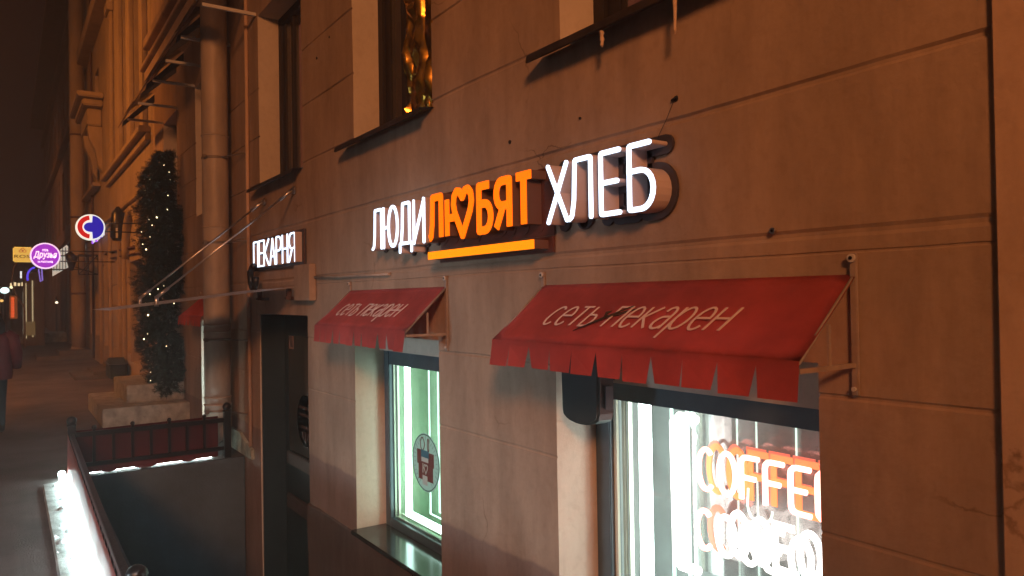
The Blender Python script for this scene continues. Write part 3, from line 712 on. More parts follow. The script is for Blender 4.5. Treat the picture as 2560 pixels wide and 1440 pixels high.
link('lit_face', B(K(-3.804), K(-2.769), -.110, -.1045, 1.921, 1.965), 'orange2', bar)
link('backing_plate', B(K(-3.82), K(-2.74), -.020, -.0035, 1.905, 1.982), 'backor', bar)
link('mounting_rail', B(K(-3.82), K(-2.735), -.012, -.0045, 1.986, 2.31), 'backor', sg)

pk = thing('shop_sign', 'small white lit channel letters reading ПЕКАРНЯ on a wall plate above the door canopy', 'sign', (-7, 0, 2))
xs = -7.74; wds = (.165, .15, .175, .175, .16, .165, .175); g_ = .026
for ch, wd in zip('ПЕКАРНЯ', wds):
    letter(pk, ch, xs, xs+wd, 2.030, 2.292, .0145, -.078, -.014, 'white', 'side', None, .01); xs += wd+g_
link('wall_plate', B(-7.85, -6.33, -.014, -.003, 2.0, 2.315), 'back', pk)
bm = bmesh.new()
for a in ((-7.85, -6.33, -.024, -.0145, 2.306, 2.315), (-7.85, -6.33, -.024, -.0145, 2.0, 2.009), (-6.339, -6.33, -.024, -.0145, 2.0095, 2.3055)): box(bm, *a)
link('plate_rim', bm, 'rust', pk)
link('end_panel', B(xs-g_-.001, xs-g_+.004, -.076, -.0145, 2.030, 2.292), 'side', pk)

# cover box and conduit left of first awning
jb = thing('cable_cover_box', 'wall coloured sheet metal cover box beside the door canopy', 'box', (-6.25, 0, 1.7))
link('housing', B(-6.50, -6.10, -.062, -.003, 1.69, 2.0, bev=.004), 'wall', jb)
bm = T([(-6.095, -.016, 1.885), (-5.6, -.018, 1.872), (-5.1, -.016, 1.868), (-4.62, -.016, 1.862)], .010, seg=8); tag(link('conduit', bm, 'pipe'), 'thin painted cable conduit running from the cover box above the small awning', 'conduit')

# horseshoe shaped bracket left under the bakery sign
bm = bmesh.new()
tube(bm, [(-7.66+.10*math.cos(a), -.10, 1.93+.115*math.sin(a)) for a in [R(70+290*k/14) for k in range(15)]], .030, seg=10)
tube(bm, [(-7.76, -.03, 2.02), (-7.78, -.11, 1.99), (-7.77, -.11, 1.86)], .018, seg=8)
tag(link('coiled_cable', bm, 'iron', smooth=True), 'dark coil of cable hanging left below the bakery letters', 'cable')

# ================================================================ AWNINGS
def awning(x0, x1, zw, zf, yf, zb, ntab, cloth, label, text, tx0, tx1, name='awning'):
    t = thing(name, label, 'awning', ((x0+x1)/2, 0, zw))
    L = math.hypot(yf, zw-zf); n = 24
    bm = bmesh.new(); rows = []
    for i in range(n+1):
        x = x0+(x1-x0)*i/n; col = []
        for j in range(9):
            s = j/8; sag = .006*math.sin(math.pi*s)*(.6+.4*noise.noise(Vector((x*2.5, s, zw))))
            col.append(bm.verts.new((x, -.006+(yf+.006)*s+sag, zw+(zf-zw)*s-sag)))
        rows.append(col)
    for i in range(n):
        for j in range(8):
            f = bm.faces.new((rows[i][j], rows[i][j+1], rows[i+1][j+1], rows[i+1][j])); f.smooth = True
    bmesh.ops.solidify(bm, geom=list(bm.faces), thickness=.002)
    link('canopy_cloth', bm, cloth, t)
    # cut valance: tabs separated by narrow V slits, each hanging at its own slight angle
    bm = bmesh.new(); pw = (x1-x0)/ntab; rnd = random.Random(int(x0*100))
    zt = zf+.002
    for k in range(ntab):
        a, b_ = x0+pw*k, x0+pw*(k+1); c = .012+.006*rnd.random(); fl = rnd.uniform(-.022, .010); c2 = .011+.007*rnd.random()
        lo = zb+rnd.uniform(-.003, .004)
        top0, top1 = (a, yf-.001, zt), (b_, yf-.001, zt); m0, m1 = (a, yf-.002, zt-.022), (b_, yf-.002, zt-.022)
        l0 = (a+(c if k > 0 else 0), yf-.004+fl, lo); l1 = (b_-(c2 if k < ntab-1 else 0), yf-.004+fl*.6, lo)
        v = [bm.verts.new(p) for p in (top0, top1, m1, l1, l0, m0)]
        bm.faces.new((v[0], v[5], v[2], v[1])); bm.faces.new((v[5], v[4], v[3], v[2]))
    bmesh.ops.solidify(bm, geom=list(bm.faces), thickness=.0022)
    link('valance', bm, cloth, t)
    # side frames
    for x in (x0+.008, x1-.008):
        bm = bmesh.new()
        box(bm, x-.011, x+.011, -.014, -.002, zb-.01, zw+.065, bev=.002)
        box(bm, x-.006, x+.006, yf+.006, -.0145, zf-.036, zf-.022)
        tube(bm, [(x, -.016, zw-.012), (x, yf+.004, zf-.010)], .006, seg=6)
        box(bm, x-.004, x+.004, yf*.5, yf*.5+.012, zf-.022, zf+.10)
        fr = link('side_frame', bm, 'paintbar', t)
        for z in (zw+.05, zb+.01):
            bm = bmesh.new(); tube(bm, [(x, -.0145, z), (x, -.024, z)], .013 if z > zw else .007, seg=12); link('fixing_bolt', bm, 'lightbar', fr)
        bm = bmesh.new(); tube(bm, [(x, -.0245, zw+.05), (x, -.027, zw+.05)], .006, seg=8); link('bolt_hole', bm, 'iron', fr)
    bm = T([(x0+.01, yf+.008, zf-.006), (x1-.01, yf+.008, zf-.006)], .007, seg=8); link('front_bar', bm, 'paintbar', t)
    if text:
        nrm = Vector((0, -(zw-zf), yf)).normalized(); nrm = Vector((0, -(zw-zf), -abs(yf))) ; nrm = Vector((0, -(zw-zf)/L, abs(yf)/L))
        dn = Vector((0, yf/L, (zf-zw)/L))
        h = L*.40; vb = L*.71
        wid = {'с': .86, 'е': .92, 'т': .86, 'ь': .88, 'п': .90, 'к': .86, 'а': .90, 'р': .94, 'н': .92, ' ': .55}
        tot = sum(wid[c]+.30 for c in text)-.30; xh = h*.74
        un = (tx1-tx0)/tot; cx = tx0; word = None; wb = bmesh.new()
        def fn(u, v, d):
            p = Vector((0, -.006, zw)) + dn*(vb-v) + nrm*(.0035+d); return (u+v*.28, p.y, p.z)
        for c in text+' ':
            if c == ' ':
                link('lettering', wb, 'clothtext', t); wb = bmesh.new()
            else:
                for q, (pth, cl) in enumerate(GL[c]): ribbon(wb, [(cx+un*wid[c]*a_, xh*b_) for a_, b_ in pth], un*.135, .0006+q*.0003, -.0015, fn, bool(cl), 'flat')
            cx += un*(wid[c]+.30)
    return t
a1 = awning(-5.345, -3.843, 1.762, 1.512, -.283, 1.395, 12, 'redcloth', 'smaller red awning with cut valance over the small shop window', 'сеть пекарен', -5.13, -4.15)
a2 = awning(-2.897, -1.288, 1.750, 1.502, -.300, 1.390, 11, 'redcloth', 'large red awning nearest the camera over the coffee window', 'сеть пекарен', -2.63, -1.645)
a3 = awning(-10.55, -9.2, 1.76, 1.51, -.29, 1.40, 13, 'orangecloth', 'orange lit red awning half hidden behind the big downpipe', None, 0, 0)
# dead twig caught on the near awning
bm = bmesh.new(); tube(bm, [(-2.37, -.246, 1.556), (-2.26, -.196, 1.602), (-2.13, -.135, 1.655)], [.002, .005, .002], seg=5)
for s_ in (-1, 1): tube(bm, [(-2.24, -.19, 1.610), (-2.20+.03*s_, -.165+.02*s_, 1.628), (-2.165+.05*s_, -.150+.02*s_, 1.640+.004*s_)], [.003, .007, .0015], seg=5)
tag(link('dead_twig', bm, 'bark'), 'dark dead twig lying across the lettering of the large awning', 'twig')

# loudspeaker housing in the big window reveal
sp = thing('wall_speaker', 'dark rounded box hanging in the upper left corner of the coffee window', 'speaker', (-2.62, 0, 1.25))
bm = bmesh.new(); prof = [(-2.735, 1.46), (-2.728, 1.18)] + [(-2.600+.128*math.cos(a), 1.165-.045*math.sin(a)) for a in [math.pi*(1-k/10) for k in range(0, 11)]][1:-1] + [(-2.470, 1.18), (-2.462, 1.46)]
f0 = [bm.verts.new((x, -.035, z)) for x, z in prof]; f1 = [bm.verts.new((x+(.008 if x > -2.6 else -.0), .055, z)) for x, z in prof]
bm.faces.new(f0); bm.faces.new(f1[::-1])
for i in range(len(prof)):
    j = (i+1) % len(prof); bm.faces.new((f0[i], f1[i], f1[j], f0[j]))
bmesh.ops.recalc_face_normals(bm, faces=list(bm.faces)); bmesh.ops.bevel(bm, geom=[e for e in bm.edges if len(e.link_faces) == 2 and e.calc_face_angle(0) > 1], offset=.010, segments=3, affect='EDGES')
link('housing', bm, 'speaker', sp)
link('grille_edge', B(-2.4545, -2.451, -.005, .035, 1.20, 1.30), 'dark', sp)
link('mounting_arm', B(-2.66, -2.62, .055, .232, 1.30, 1.36), 'iron', sp)

# ================================================================ DOOR CANOPY
can = thing('door_canopy', 'flat frosted glass door canopy hung on two steel rods', 'canopy', (-7.1, 0, 1.8))
def cz(y): return 1.815+.118*y
bm = bmesh.new(); X0, X1 = -7.92, -6.52
vs = [bm.verts.new(p) for p in ((X0, -.03, cz(-.03)), (X1, -.03, cz(-.03)), (X1, -1.50, cz(-1.5)), (X0, -1.50, cz(-1.5)))]
bm.faces.new(vs); bmesh.ops.solidify(bm, geom=list(bm.faces), thickness=.055); link('glass_sheet', bm, 'canglass', can)
for xr, xw in ((-6.75, -6.62), (-7.68, -7.55)):
    bm = bmesh.new(); p0 = Vector((xw, -.05, 2.665)); p1 = Vector((xr, -1.13, cz(-1.13)+.055))
    tube(bm, [p0, p1], .0085, seg=8); rod = link('support_rod', bm, 'steel', can)
    bm = bmesh.new(); d = (p1-p0).normalized()
    tube(bm, [p1-d*.12, p1], .015, seg=10); tube(bm, [p1+Vector((0, 0, .012)), p1-Vector((0, 0, .075))], .017, seg=10); tube(bm, [p1-Vector((0, 0, .05)), p1-Vector((0, 0, .058))], .032, seg=14)
    link('rod_clamp', bm, 'steel', rod)
    bm = bmesh.new(); tube(bm, [p0-Vector((0, -.05, -.02)), p0, p0+d*.12], .014, seg=8); tube(bm, [(xw, -.003, 2.685), (xw, -.02, 2.685)], .035, seg=14); box(bm, xw-.05, xw+.06, -.035, -.02, 2.675, 2.70)
    link('wall_anchor', bm, 'steel', rod)
for xc in (-7.55, -6.62):
    bm = bmesh.new(); box(bm, xc-.02, xc+.02, -.09, -.05, 1.70, 1.80, bev=.004); box(bm, xc-.02, xc+.10, -.06, -.003, 1.695, 1.725, bev=.004); tube(bm, [(xc, -.10, 1.715), (xc+.06, -.10, 1.715)], .013, seg=8)
    link('wall_clamp', bm, 'rust', can)

# ================================================================ BIG DOWNPIPE
PX, PY, PR = -8.78, -.205, .140
dp = thing('downpipe', 'thick painted rainwater downpipe left of the bakery door', 'downpipe', (PX, PY, .3))
bm = bmesh.new(); tube(bm, [(PX, PY, z) for z in (.40, 1.2, 2.4, 4, 6, 9)], PR, seg=36)
link('pipe_barrel', bm, 'pipe', dp)
def ringb(z, hh, r, m='pipe', seg=36):
    bm = bmesh.new(); tube(bm, [(PX, PY, z-hh), (PX, PY, z-hh*.5), (PX, PY, z+hh*.5), (PX, PY, z+hh)], [PR+.001, r, r, PR+.001], seg=seg, caps=False); return bm
for z in (1.43, 1.355, .625, .545, 3.55, 2.52): link('socket_ring', ringb(z, .010, PR+.009), 'pipe', dp)
for z in (1.27, .475, 3.30, 2.35):
    bm = ringb(z, .014, PR+.006)
    a = R(-55); cx2, cy2 = PX+(PR+.02)*math.cos(a), PY+(PR+.02)*math.sin(a)
    box(bm, cx2-.012, cx2+.012, cy2-.02, cy2+.01, z-.02, z+.02); box(bm, cx2+.03, cx2+.045, cy2-.02, cy2+.01, z-.016, z+.016); tube(bm, [(cx2-.02, cy2-.004, z), (cx2+.07, cy2-.004, z)], .004, seg=6)
    cl = link('pipe_clamp', bm, 'band', dp)
    bm = T([(PX+PR, PY+.05, z), (PX+PR+.42, -.002, z+.0)], .009, seg=6); link('anchor_rod', bm, 'band', cl)
bm = bmesh.new(); tube(bm, [(PX, PY, .402), (PX, PY, .34), (PX+.01, PY-.05, .25), (PX+.02, PY-.16, .17), (PX+.02, PY-.26, .13)], [PR+.006, PR+.006, PR, PR, PR+.004], seg=28)
link('outlet_shoe', bm, 'pipe', dp)
# thin conduit beside it
bm = T([(-8.13, -.022, .15), (-8.13, -.022, 3.0), (-8.12, -.022, 5.4)], .020, seg=10); t_ = link('wall_conduit', bm, 'pal' if 'pal' in MT else 'pil', None); tag(t_, 'thin vertical painted conduit on the wall between downpipe and door', 'conduit')
for z in (1.29, .85, .52):
    pass
bm = bmesh.new()
q_ = [(-8.98, .02), (-8.06, .02), (-8.06, .12), (-8.30, .17), (-8.56, .24), (-8.98, .24)]
f0 = [bm.verts.new((x, -.035, z)) for x, z in q_]; f1 = [bm.verts.new((x, -.002, z)) for x, z in q_]
bm.faces.new(f0)
for i in range(len(q_)): j = (i+1) % len(q_); bm.faces.new((f0[i], f1[i], f1[j], f0[j]))
bmesh.ops.recalc_face_normals(bm, faces=list(bm.faces)); tag(link('marble_slab', bm, 'marble'), 'broken green marble plinth slab at the foot of the wall beside the railing', 'slab')

# ================================================================ RAILINGS, BANNERS, LED TUBES
FX = -8.46; YO = -1.64
rl = thing('railing', 'short black iron railing crossing from the wall to the street side corner post', 'railing', (FX, -.9, 0))
def post(parent, x, y, h, r=.024, br=.038):
    bm = bmesh.new(); box(bm, x-r, x+r, y-r, y+r, -.003, h-.05, bev=.004); p_ = link('post', bm, 'iron', parent)
    bm = bmesh.new(); tube(bm, [(x, y, h-.052), (x, y, h-.035), (x, y, h-.028)], [r*1.3, r*1.3, r*.6], seg=12); ball(bm, (x, y, h), br); link('ball_finial', bm, 'iron', p_)
post(rl, FX, YO, .55, .034, .046); post(rl, FX, -.185, .55, .034, .046)
link('top_rail', B(FX-.018, FX+.018, YO+.035, -.22, .385, .43, bev=.003), 'iron', rl)
link('bottom_rail', B(FX-.018, FX+.018, YO+.035, -.22, .085, .125, bev=.003), 'iron', rl)
for k in range(7):
    y = YO+.19+.172*k
    bm = bmesh.new(); box(bm, FX-.013, FX+.013, y-.013, y+.013, .086, .455 if k % 2 == 0 else .384)
    bl = link('baluster', bm, 'iron', rl)
    if k % 2 == 0:
        bm = bmesh.new(); ball(bm, (FX, y, .468), .022); link('ball_finial', bm, 'iron', bl)
def sheet(bm, p00, p10, p11, p01, nx, nz, axis, amp, seed):
    G_ = {}
    for i in range(nx+1):
        for j in range(nz+1):
            s, t = i/nx, j/nz
            p = (Vector(p00)*(1-s)+Vector(p10)*s)*(1-t)+(Vector(p01)*(1-s)+Vector(p11)*s)*t
            p[axis] += amp*noise.noise(Vector((s*nx*.45, t*2.0, seed)))*(.25+t)
            G_[i, j] = bm.verts.new(p)
    for i in range(nx):
        for j in range(nz):
            f = bm.faces.new((G_[i, j], G_[i+1, j], G_[i+1, j+1], G_[i, j+1])); f.smooth = True
bm = bmesh.new(); sheet(bm, (FX-.022, YO+.02, .445), (FX-.022, -.275, .455), (FX-.022, -.275, .018), (FX-.022, YO+.02, .018), 18, 5, 0, .006, 2)
for v in bm.verts:
    if v.co.z < .03 and min(abs(v.co.y-q) for q in (-1.30, -1.02, -.95, -.57)) < .045: v.co.z = -.001
bmesh.ops.solidify(bm, geom=list(bm.faces), thickness=.0015)
tag(link('fence_banner', bm, 'banner'), 'dark red banner tied behind the short cross railing', 'banner')
rs = thing('railing', 'long black iron railing running along the pavement edge towards the camera', 'railing', (-5, YO, 0))
def yo(x): return YO-.0137*(x-FX)
for x in (-3.5, 1.1): post(rs, x, yo(x), .55, .034, .046)
def bar_x(z0, z1, hw):
    bm = bmesh.new(); box(bm, FX+.036, 1.06, -hw, hw, z0, z1, bev=.003)
    for v in bm.verts: v.co.y += yo(v.co.x)
    return bm
link('top_rail', bar_x(.385, .43, .018), 'iron', rs); link('bottom_rail', bar_x(.085, .125, .018), 'iron', rs)
k = FX+.2
while k < 1.0:
    if abs(k+3.5) > .06:
        bm = bmesh.new(); box(bm, k-.013, k+.013, yo(k)-.013, yo(k)+.013, -.003, .384); link('baluster', bm, 'iron', rs)
    k += .172
bm = bmesh.new(); sheet(bm, (FX, YO-.035, .425), (1.1, yo(1.1)-.035, .40), (1.1, yo(1.1)-.045, .035), (FX, YO-.045, .035), 70, 5, 1, .012, 5); bmesh.ops.solidify(bm, geom=list(bm.faces), thickness=.0015)
tag(link('fence_banner', bm, 'bannerout'), 'glossy red banner along the street side railing washed white by its light tube', 'banner')
bm = T([(x, yo(x)-.088, .055) for x in (FX+.05, -7, -6, -3, 1.0)], .032, seg=12); tag(link('led_tube', bm, 'led', smooth=True), 'blinding white light tube at the foot of the street side railing', 'light')
bm = T([(FX-.09, YO+.16, .009), (FX-.09, -.33, .009)], .008, seg=8); tag(link('led_tube', bm, 'ledcross', smooth=True), 'thin white light tube glimpsed under the dark red banner', 'light')
# low stone kerb outside, with ice crust
bm = bmesh.new(); nx = 60; xs_ = [-8.05+ (9.2)*i/nx for i in range(nx+1)]; xs_[0] = -8.2
for i in range(nx):
    for (ya, yb2, za, zb2) in ((-1.885, -1.60, .022, .022), (-1.895, -1.885, 0, .022)):
        def vtx(x, y, z): return bm.verts.new((x+.0, y-.010*(x+8.05)/4+.004*noise.noise(Vector((x*4, y*4, 0))), z+(.008*noise.noise(Vector((x*5, y*9, 1))) if z > .015 else 0)))
        bm.faces.new((vtx(xs_[i], ya, za), vtx(xs_[i+1], ya, za), vtx(xs_[i+1], yb2, zb2), vtx(xs_[i], yb2, zb2)))
bm.faces.new([bm.verts.new(p) for p in ((-8.2, -1.895, 0), (-8.2, -1.60, 0), (-8.2, -1.60, .022), (-8.2, -1.885, .022))])
bmesh.ops.remove_doubles(bm, verts=list(bm.verts), dist=.0008)
tag(link('stone_border', bm, 'kerb'), 'low pale stone border beside the street side railing', 'kerb')
bm = bmesh.new(); rnd = random.Random(5); x = -7.95
G_ = {}; nx, ny = 190, 12
for i in range(nx+1):
    for j in range(ny+1):
        X_ = -8.05+6.0*i/nx; Y_ = -1.88+.17*j/ny-.0025*(X_+8)
        h = noise.turbulence(Vector((X_*5, Y_*11, 2.2)), 4, False)-.26-.25*abs((Y_+1.81)/.09)
        G_[i, j] = bm.verts.new((X_, Y_, .029+max(-.012, min(.022, h*.06))))
for i in range(nx):
    for j in range(ny):
        q = (G_[i, j], G_[i+1, j], G_[i+1, j+1], G_[i, j+1])
        if max(v.co.z for v in q) > .0295: f = bm.faces.new(q); f.smooth = True
bmesh.ops.delete(bm, geom=[v for v in bm.verts if not v.link_faces], context='VERTS')
tag(link('ice_crust', bm, 'ice'), 'ragged frozen slush left along the pale stone border', 'ice', kind='stuff')

# ================================================================ ENTRANCE STEPS AND GARLAND
es_ = thing('entrance_steps', 'two grey granite entrance steps below the fir garland', 'steps', (-11.8, -.5, 0))
link('lower_step', B(-13.6, -11.42, -1.10, -.002, 0.002, .262, bev=.01), 'step', es_)
link('upper_step', B(-13.4, -11.80, -.76, -.002, .264, .52, bev=.01), 'step', es_)
ed = bmesh.new(); box(ed, -13.2, -12.1, .40, .46, .5, 2.55); e_ = link('entrance_door', ed, 'door', bld)
gl = thing('fir_garland', 'tall fir garland with warm fairy lights beside the stepped entrance', 'garland', (-11.85, -.3, .45))
def gcen(z):   # centre line and radius of the garland
    t = (z-.35)/3.55
    y = -.30 + .035*math.sin(z*3.1) + (.10*max(0, t-.85)/.15)
    r = .262+.03*math.sin(z*7.3)+.02*math.sin(z*13)
    if t > .8: r *= max(.25, 1-(t-.8)/.2*.75)
    if t < .06: r *= .75
    if 1.0 > z > .35: y += .05
    return y, r
rnd = random.Random(11)
bmn = [bmesh.new(), bmesh.new()]
for k in range(5200):
    z = .38+3.52*rnd.random(); y, r = gcen(z); a = rnd.uniform(0, 2*math.pi); q = r*(rnd.random()**.45)
    q *= 1+.38*noise.noise(Vector((math.cos(a)*2.2, math.sin(a)*2.2, z*3.2)))
    base = Vector((-11.9+q*math.cos(a)*.95, y+q*math.sin(a), z))
    out = Vector((math.cos(a), math.sin(a), rnd.uniform(-.6, .5))).normalized()
    d = (out+Vector((rnd.uniform(-.5, .5), rnd.uniform(-.5, .5), rnd.uniform(-.7, .3)))).normalized()
    ln = rnd.uniform(.07, .13); bm = bmn[1 if rnd.random() < (.30 if z < .9 else .10) else 0]
    s = d.cross(Vector((0, 0, 1))); s = s.normalized() if s.length > .1 else Vector((1, 0, 0)); u = s.cross(d)
    for m_ in range(7):      # a tuft: needles fanned along a short twig
        tt = (m_+.5)/7; p = base+d*ln*tt
        for sg_ in (-1, 1):
            nd = (d*.55+(s*sg_*math.cos(m_*1.3)+u*math.sin(m_*1.3)*sg_)*.9).normalized()*rnd.uniform(.032, .05)
            wv = nd.cross(d).normalized()*.0058
            bm.faces.new([bm.verts.new(p-wv), bm.verts.new(p+wv), bm.verts.new(p+nd)])
link('needles', bmn[0], 'needles', gl); link('pale_tips', bmn[1], 'needles2', gl)
bm = bmesh.new(); pts = [(-11.9, gcen(z)[0], z) for z in [.4+.25*i for i in range(14)]]; tube(bm, pts, [.045+.0*i for i in range(14)], seg=8); link('stem', bm, 'boxdark', gl)
bm = bmesh.new(); ball(bm, (0, 0, 0), .0085, 8); b0 = link('fairy_bulb', bm, 'bulb', gl)
bp_ = []
for k in range(34):
    z = .55+3.25*rnd.random(); y, r = gcen(z); a = rnd.uniform(-2.3, 1.0); bp_.append((-11.9+r*.97*math.cos(a), y+r*.97*math.sin(a), z))
for i, p in enumerate(bp_):
    o = b0 if i == 0 else b0.copy()
    if i: C.objects.link(o)
    o.parent = gl; o.matrix_parent_inverse = Matrix.Translation(-Vector(gl.location))
    s_ = rnd.choice((.6, .8, 1.0, 1.25)); o.location = p; o.scale = (s_, s_, s_)

# ================================================================ HOODS OVER THE UPPER WINDOWS
def hood(x0, x1, sx, label):
    t = thing('window_hood', label, 'hood', ((x0+x1)/2, 0, 4.7), 'metal framed hoods over the upper windows')
    yo, zo, zw = -.53, 4.72, 5.32
    pb = bmesh.new(); pb.faces.new([pb.verts.new(p) for p in ((x0, yo, zo+.09), (x1, yo, zo+.09), (x1, -.003, zw+.02), (x0, -.003, zw+.02))]); link('clear_roof', pb, 'hoodglass', t)
    bm = bmesh.new(); n = 8
    for i in range(n):
        a = x0+(x1-x0)*i/n; b_ = x0+(x1-x0)*(i+1)/n
        bm.faces.new([bm.verts.new(p) for p in ((a, yo-.05, zo-.05), (b_, yo-.05, zo-.05), (b_, yo+.03, zo+.085), (a, yo+.03, zo+.085))])
    bmesh.ops.remove_doubles(bm, verts=list(bm.verts), dist=.0005); bmesh.ops.solidify(bm, geom=list(bm.faces), thickness=.01); link('front_board', bm, 'hood', t)
    for x in (x0+.01, x1-.01):
        bm = bmesh.new(); v0 = [bm.verts.new((x-.006, y, z)) for y, z in ((yo+.012, zo-.03), (-.003, zw-.14), (-.003, zw), (yo+.036, zo+.07))]; v1 = [bm.verts.new((x+.006, v.co.y, v.co.z)) for v in v0]
        bm.faces.new(v0); bm.faces.new(v1[::-1])
        for i in range(4): j = (i+1) % 4; bm.faces.new((v0[i], v1[i], v1[j], v0[j]))
        bmesh.ops.recalc_face_normals(bm, faces=list(bm.faces)); link('side_board', bm, 'blackframe', t)
    for x in sx:
        link('strut', B(x-.018, x+.018, yo+.002, -.002, zo-.085, zo-.05, bev=.003), 'lightbar', t)
    return t
hood(-14.2, -12.15, (-13.36, -12.2), 'brown metal framed hood farthest left above the fir garland')
hood(-11.6, -9.82, (-10.85, -9.88), 'brown metal framed hood partly hidden by the big downpipe')
hood(-9.3, -7.76, (-8.9, -7.81), 'brown metal framed hood above the window over the bakery door')

# small wall details
bm = bmesh.new()
for x, z, s in ((-2.017, 2.455, .011), (-2.60, 2.50, .006), (-3.168, 2.495, .010), (-6.02, 3.713, .010), (-5.72, 3.80, .010)): tube(bm, [(x, -.004, z), (x, .004, z)], s, seg=7)
tube(bm, [(-2.035, -.006, 2.452), (-2.0, -.012, 2.458)], .005, seg=5)
link('plug_hole', bm, 'blackframe', bld)
for x, z, lb in ((-1.584, 1.907, 'small round grey anchor eye on the wall right of the big sign'),):
    bm = bmesh.new(); tube(bm, [(x, -.002, z), (x, -.012, z)], .011, seg=12); an = link('anchor_eye', bm, 'steel'); tag(an, lb, 'anchor')
    bm = bmesh.new(); tube(bm, [(x, -.0125, z), (x, -.014, z)], .005, seg=8); link('eye_hole', bm, 'iron', an)
bm = T([(-2.02, -.008, 2.45), (-2.05, -.02, 2.38), (-2.10, -.03, 2.30)], .0012, seg=4); tag(link('thin_wire', bm, 'iron'), 'hair thin wire from a wall plug down to the last sign letter', 'wire')
def drip(x, zt, zb, r, lb):
    bm = bmesh.new(); n = 7
    pts = [(x+.008*noise.noise(Vector((i*1.7, x, 0))), -.085+.006*noise.noise(Vector((i*2.3, x, 5))), zt+(zb-zt)*i/(n-1)) for i in range(n)]
    rr = [r*(1.1-.8*i/(n-1))*(1+.5*noise.noise(Vector((i*2.1, x, 9)))) for i in range(n)]; rr[-2] = r*.8; rr[-1] = r*.35
    tube(bm, pts, rr, seg=7); tag(link('foam_drip', bm, 'foam', smooth=True), lb, 'foam')
drip(-2.345, 2.80, 2.735, .011, 'left foam drip hanging below the upper right window sill')
drip(-1.935, 2.80, 2.665, .009, 'longer right foam drip hanging below the upper right window sill')

# ================================================================ FAR BUILDINGS
b2 = thing('apartment_building', 'orange lit neighbouring building with tall windows beyond the fir garland', 'building', (-22, 0, 0))
ops2 = [(-17.6, -15.75, .45, 2.55, .35), (-20.0, -19.05, 4.95, 8.4, .3), (-18.3, -17.2, 4.95, 8.4, .3), (-16.6, -15.4, 4.95, 8.4, .3),
        (-26.6, -25.6, .75, 3.0, .25), (-25.1, -23.95, .75, 3.0, .25), (-22.7, -21.4, .55, 3.0, .18), (-24.6, -23.6, 5.1, 8.3, .3), (-26.4, -25.5, 5.1, 8.3, .3)]
gr2 = [(z, .02, .03) for z in (.45, .95, 1.45, 1.95, 2.45, 3.15, 3.55)]
gr2 = [(z, .02, .03) for z in (.62, 1.12, 1.62, 2.12, 2.70, 3.45)]
bm = facade_bm(-29, -14.502, -.05, 13, ops2, gr2, y0=.0, dx=.5, seed=8.1); link('facade', bm, ['wall2', 'wall2'], b2)
link('body', B(-29, -14.502, .45, 9, -.05, 13), 'room', b2)
bm = bmesh.new()
for a in ((-29, -14.64, -.06, -.002, 3.62, 3.70), (-29, -14.64, -.12, -.002, 3.703, 3.80), (-21.2, -14.64, -.20, -.002, 4.74, 4.86), (-21.2, -14.64, -.09, -.002, 4.60, 4.737), (-27.0, -23.2, -.20, -.002, 4.9, 5.0),
          (-29, -14.64, -.30, -.002, 9.2, 9.6)): box(bm, *a, bev=.015)
link('string_course', bm, 'wall2', b2)
for x0_, x1_ in ((-19.03, -18.34), (-17.17, -16.63), (-15.36, -14.9), (-20.6, -20.05)):
    bm = bmesh.new(); box(bm, x0_, x1_, -.09, -.002, 4.863, 8.7, bev=.02); box(bm, x0_-.07, x1_+.07, -.14, -.002, 8.703, 8.95, bev=.02); link('pilaster', bm, 'wall2', b2)
for x0_, x1_, z0_, z1_ in ((-20.0, -19.05, 4.95, 8.4), (-18.3, -17.2, 4.95, 8.4), (-16.6, -15.4, 4.95, 8.4), (-24.6, -23.6, 5.1, 8.3), (-26.4, -25.5, 5.1, 8.3)):
    f_ = framed(b2, 'window', x0_, x1_, z0_, z1_, .16, .07, .06, 'wall2', 'glassbrown', sub=[((x0_+x1_)/2-.03, (x0_+x1_)/2+.03, .17, .21, z0_+.07, z1_-.07)])
for x0_, x1_ in ((-26.6, -25.6), (-25.1, -23.95)):
    f_ = framed(b2, 'window', x0_, x1_, .75, 3.0, .10, .05, .05, 'wall2', 'glass'); link('curtain', B(x0_+.05, x1_-.05, .17, .19, .8, 2.95), 'curtain', f_)
link('portal_door', B(-17.58, -15.77, .30, .34, .45, 2.55), 'brownframe', b2)
# rusticated pier edges, balcony console
for x_ in (-23.4, -21.1, -19.2, -18.4):
    bm = bmesh.new(); box(bm, x_, x_+.28, -.07, -.002, .02, 3.55, bev=.02); link('pier', bm, 'wall2', b2)
bc = bmesh.new()
for s_, (a, c_, z0_, z1_) in enumerate(((-25.2, -22.2, 7.10, 7.24), (-25.0, -22.4, 6.92, 7.097), (-24.7, -22.7, 6.45, 6.917))): box(bc, a, c_, -.62+.13*s_, -.002, z0_, z1_, bev=.03)
for x_ in (-24.5, -23.1):
    pr = [(-.34, 6.44), (-.30, 6.1), (-.16, 5.8), (-.10, 5.4), (-.003, 5.25), (-.003, 6.44)]
    v0 = [bc.verts.new((x_, y, z)) for y, z in pr]; v1 = [bc.verts.new((x_+.34, y, z)) for y, z in pr]
    bc.faces.new(v0); bc.faces.new(v1[::-1])
    for i in range(len(pr)): j = (i+1) % len(pr); bc.faces.new((v0[i], v1[i], v1[j], v0[j]))
link('balcony_console', bc, 'wall2', b2)
# arched hood of the portal
bm = bmesh.new(); tube(bm, [(-16.65+1.05*math.cos(a), -.06, 2.62+.95*math.sin(a)) for a in [math.pi*k/12 for k in range(13)]], .09, seg=8)
link('portal_arch', bm, 'wall2', b2)
bm = bmesh.new(); tube(bm, [(-14.7, -.03, 2.75), (-20.8, -.03, 2.95)], .03, seg=5); tube(bm, [(-14.7, -.03, 2.62), (-20.8, -.03, 2.80)], .02, seg=5); link('cable_run', bm, 'rust', b2)

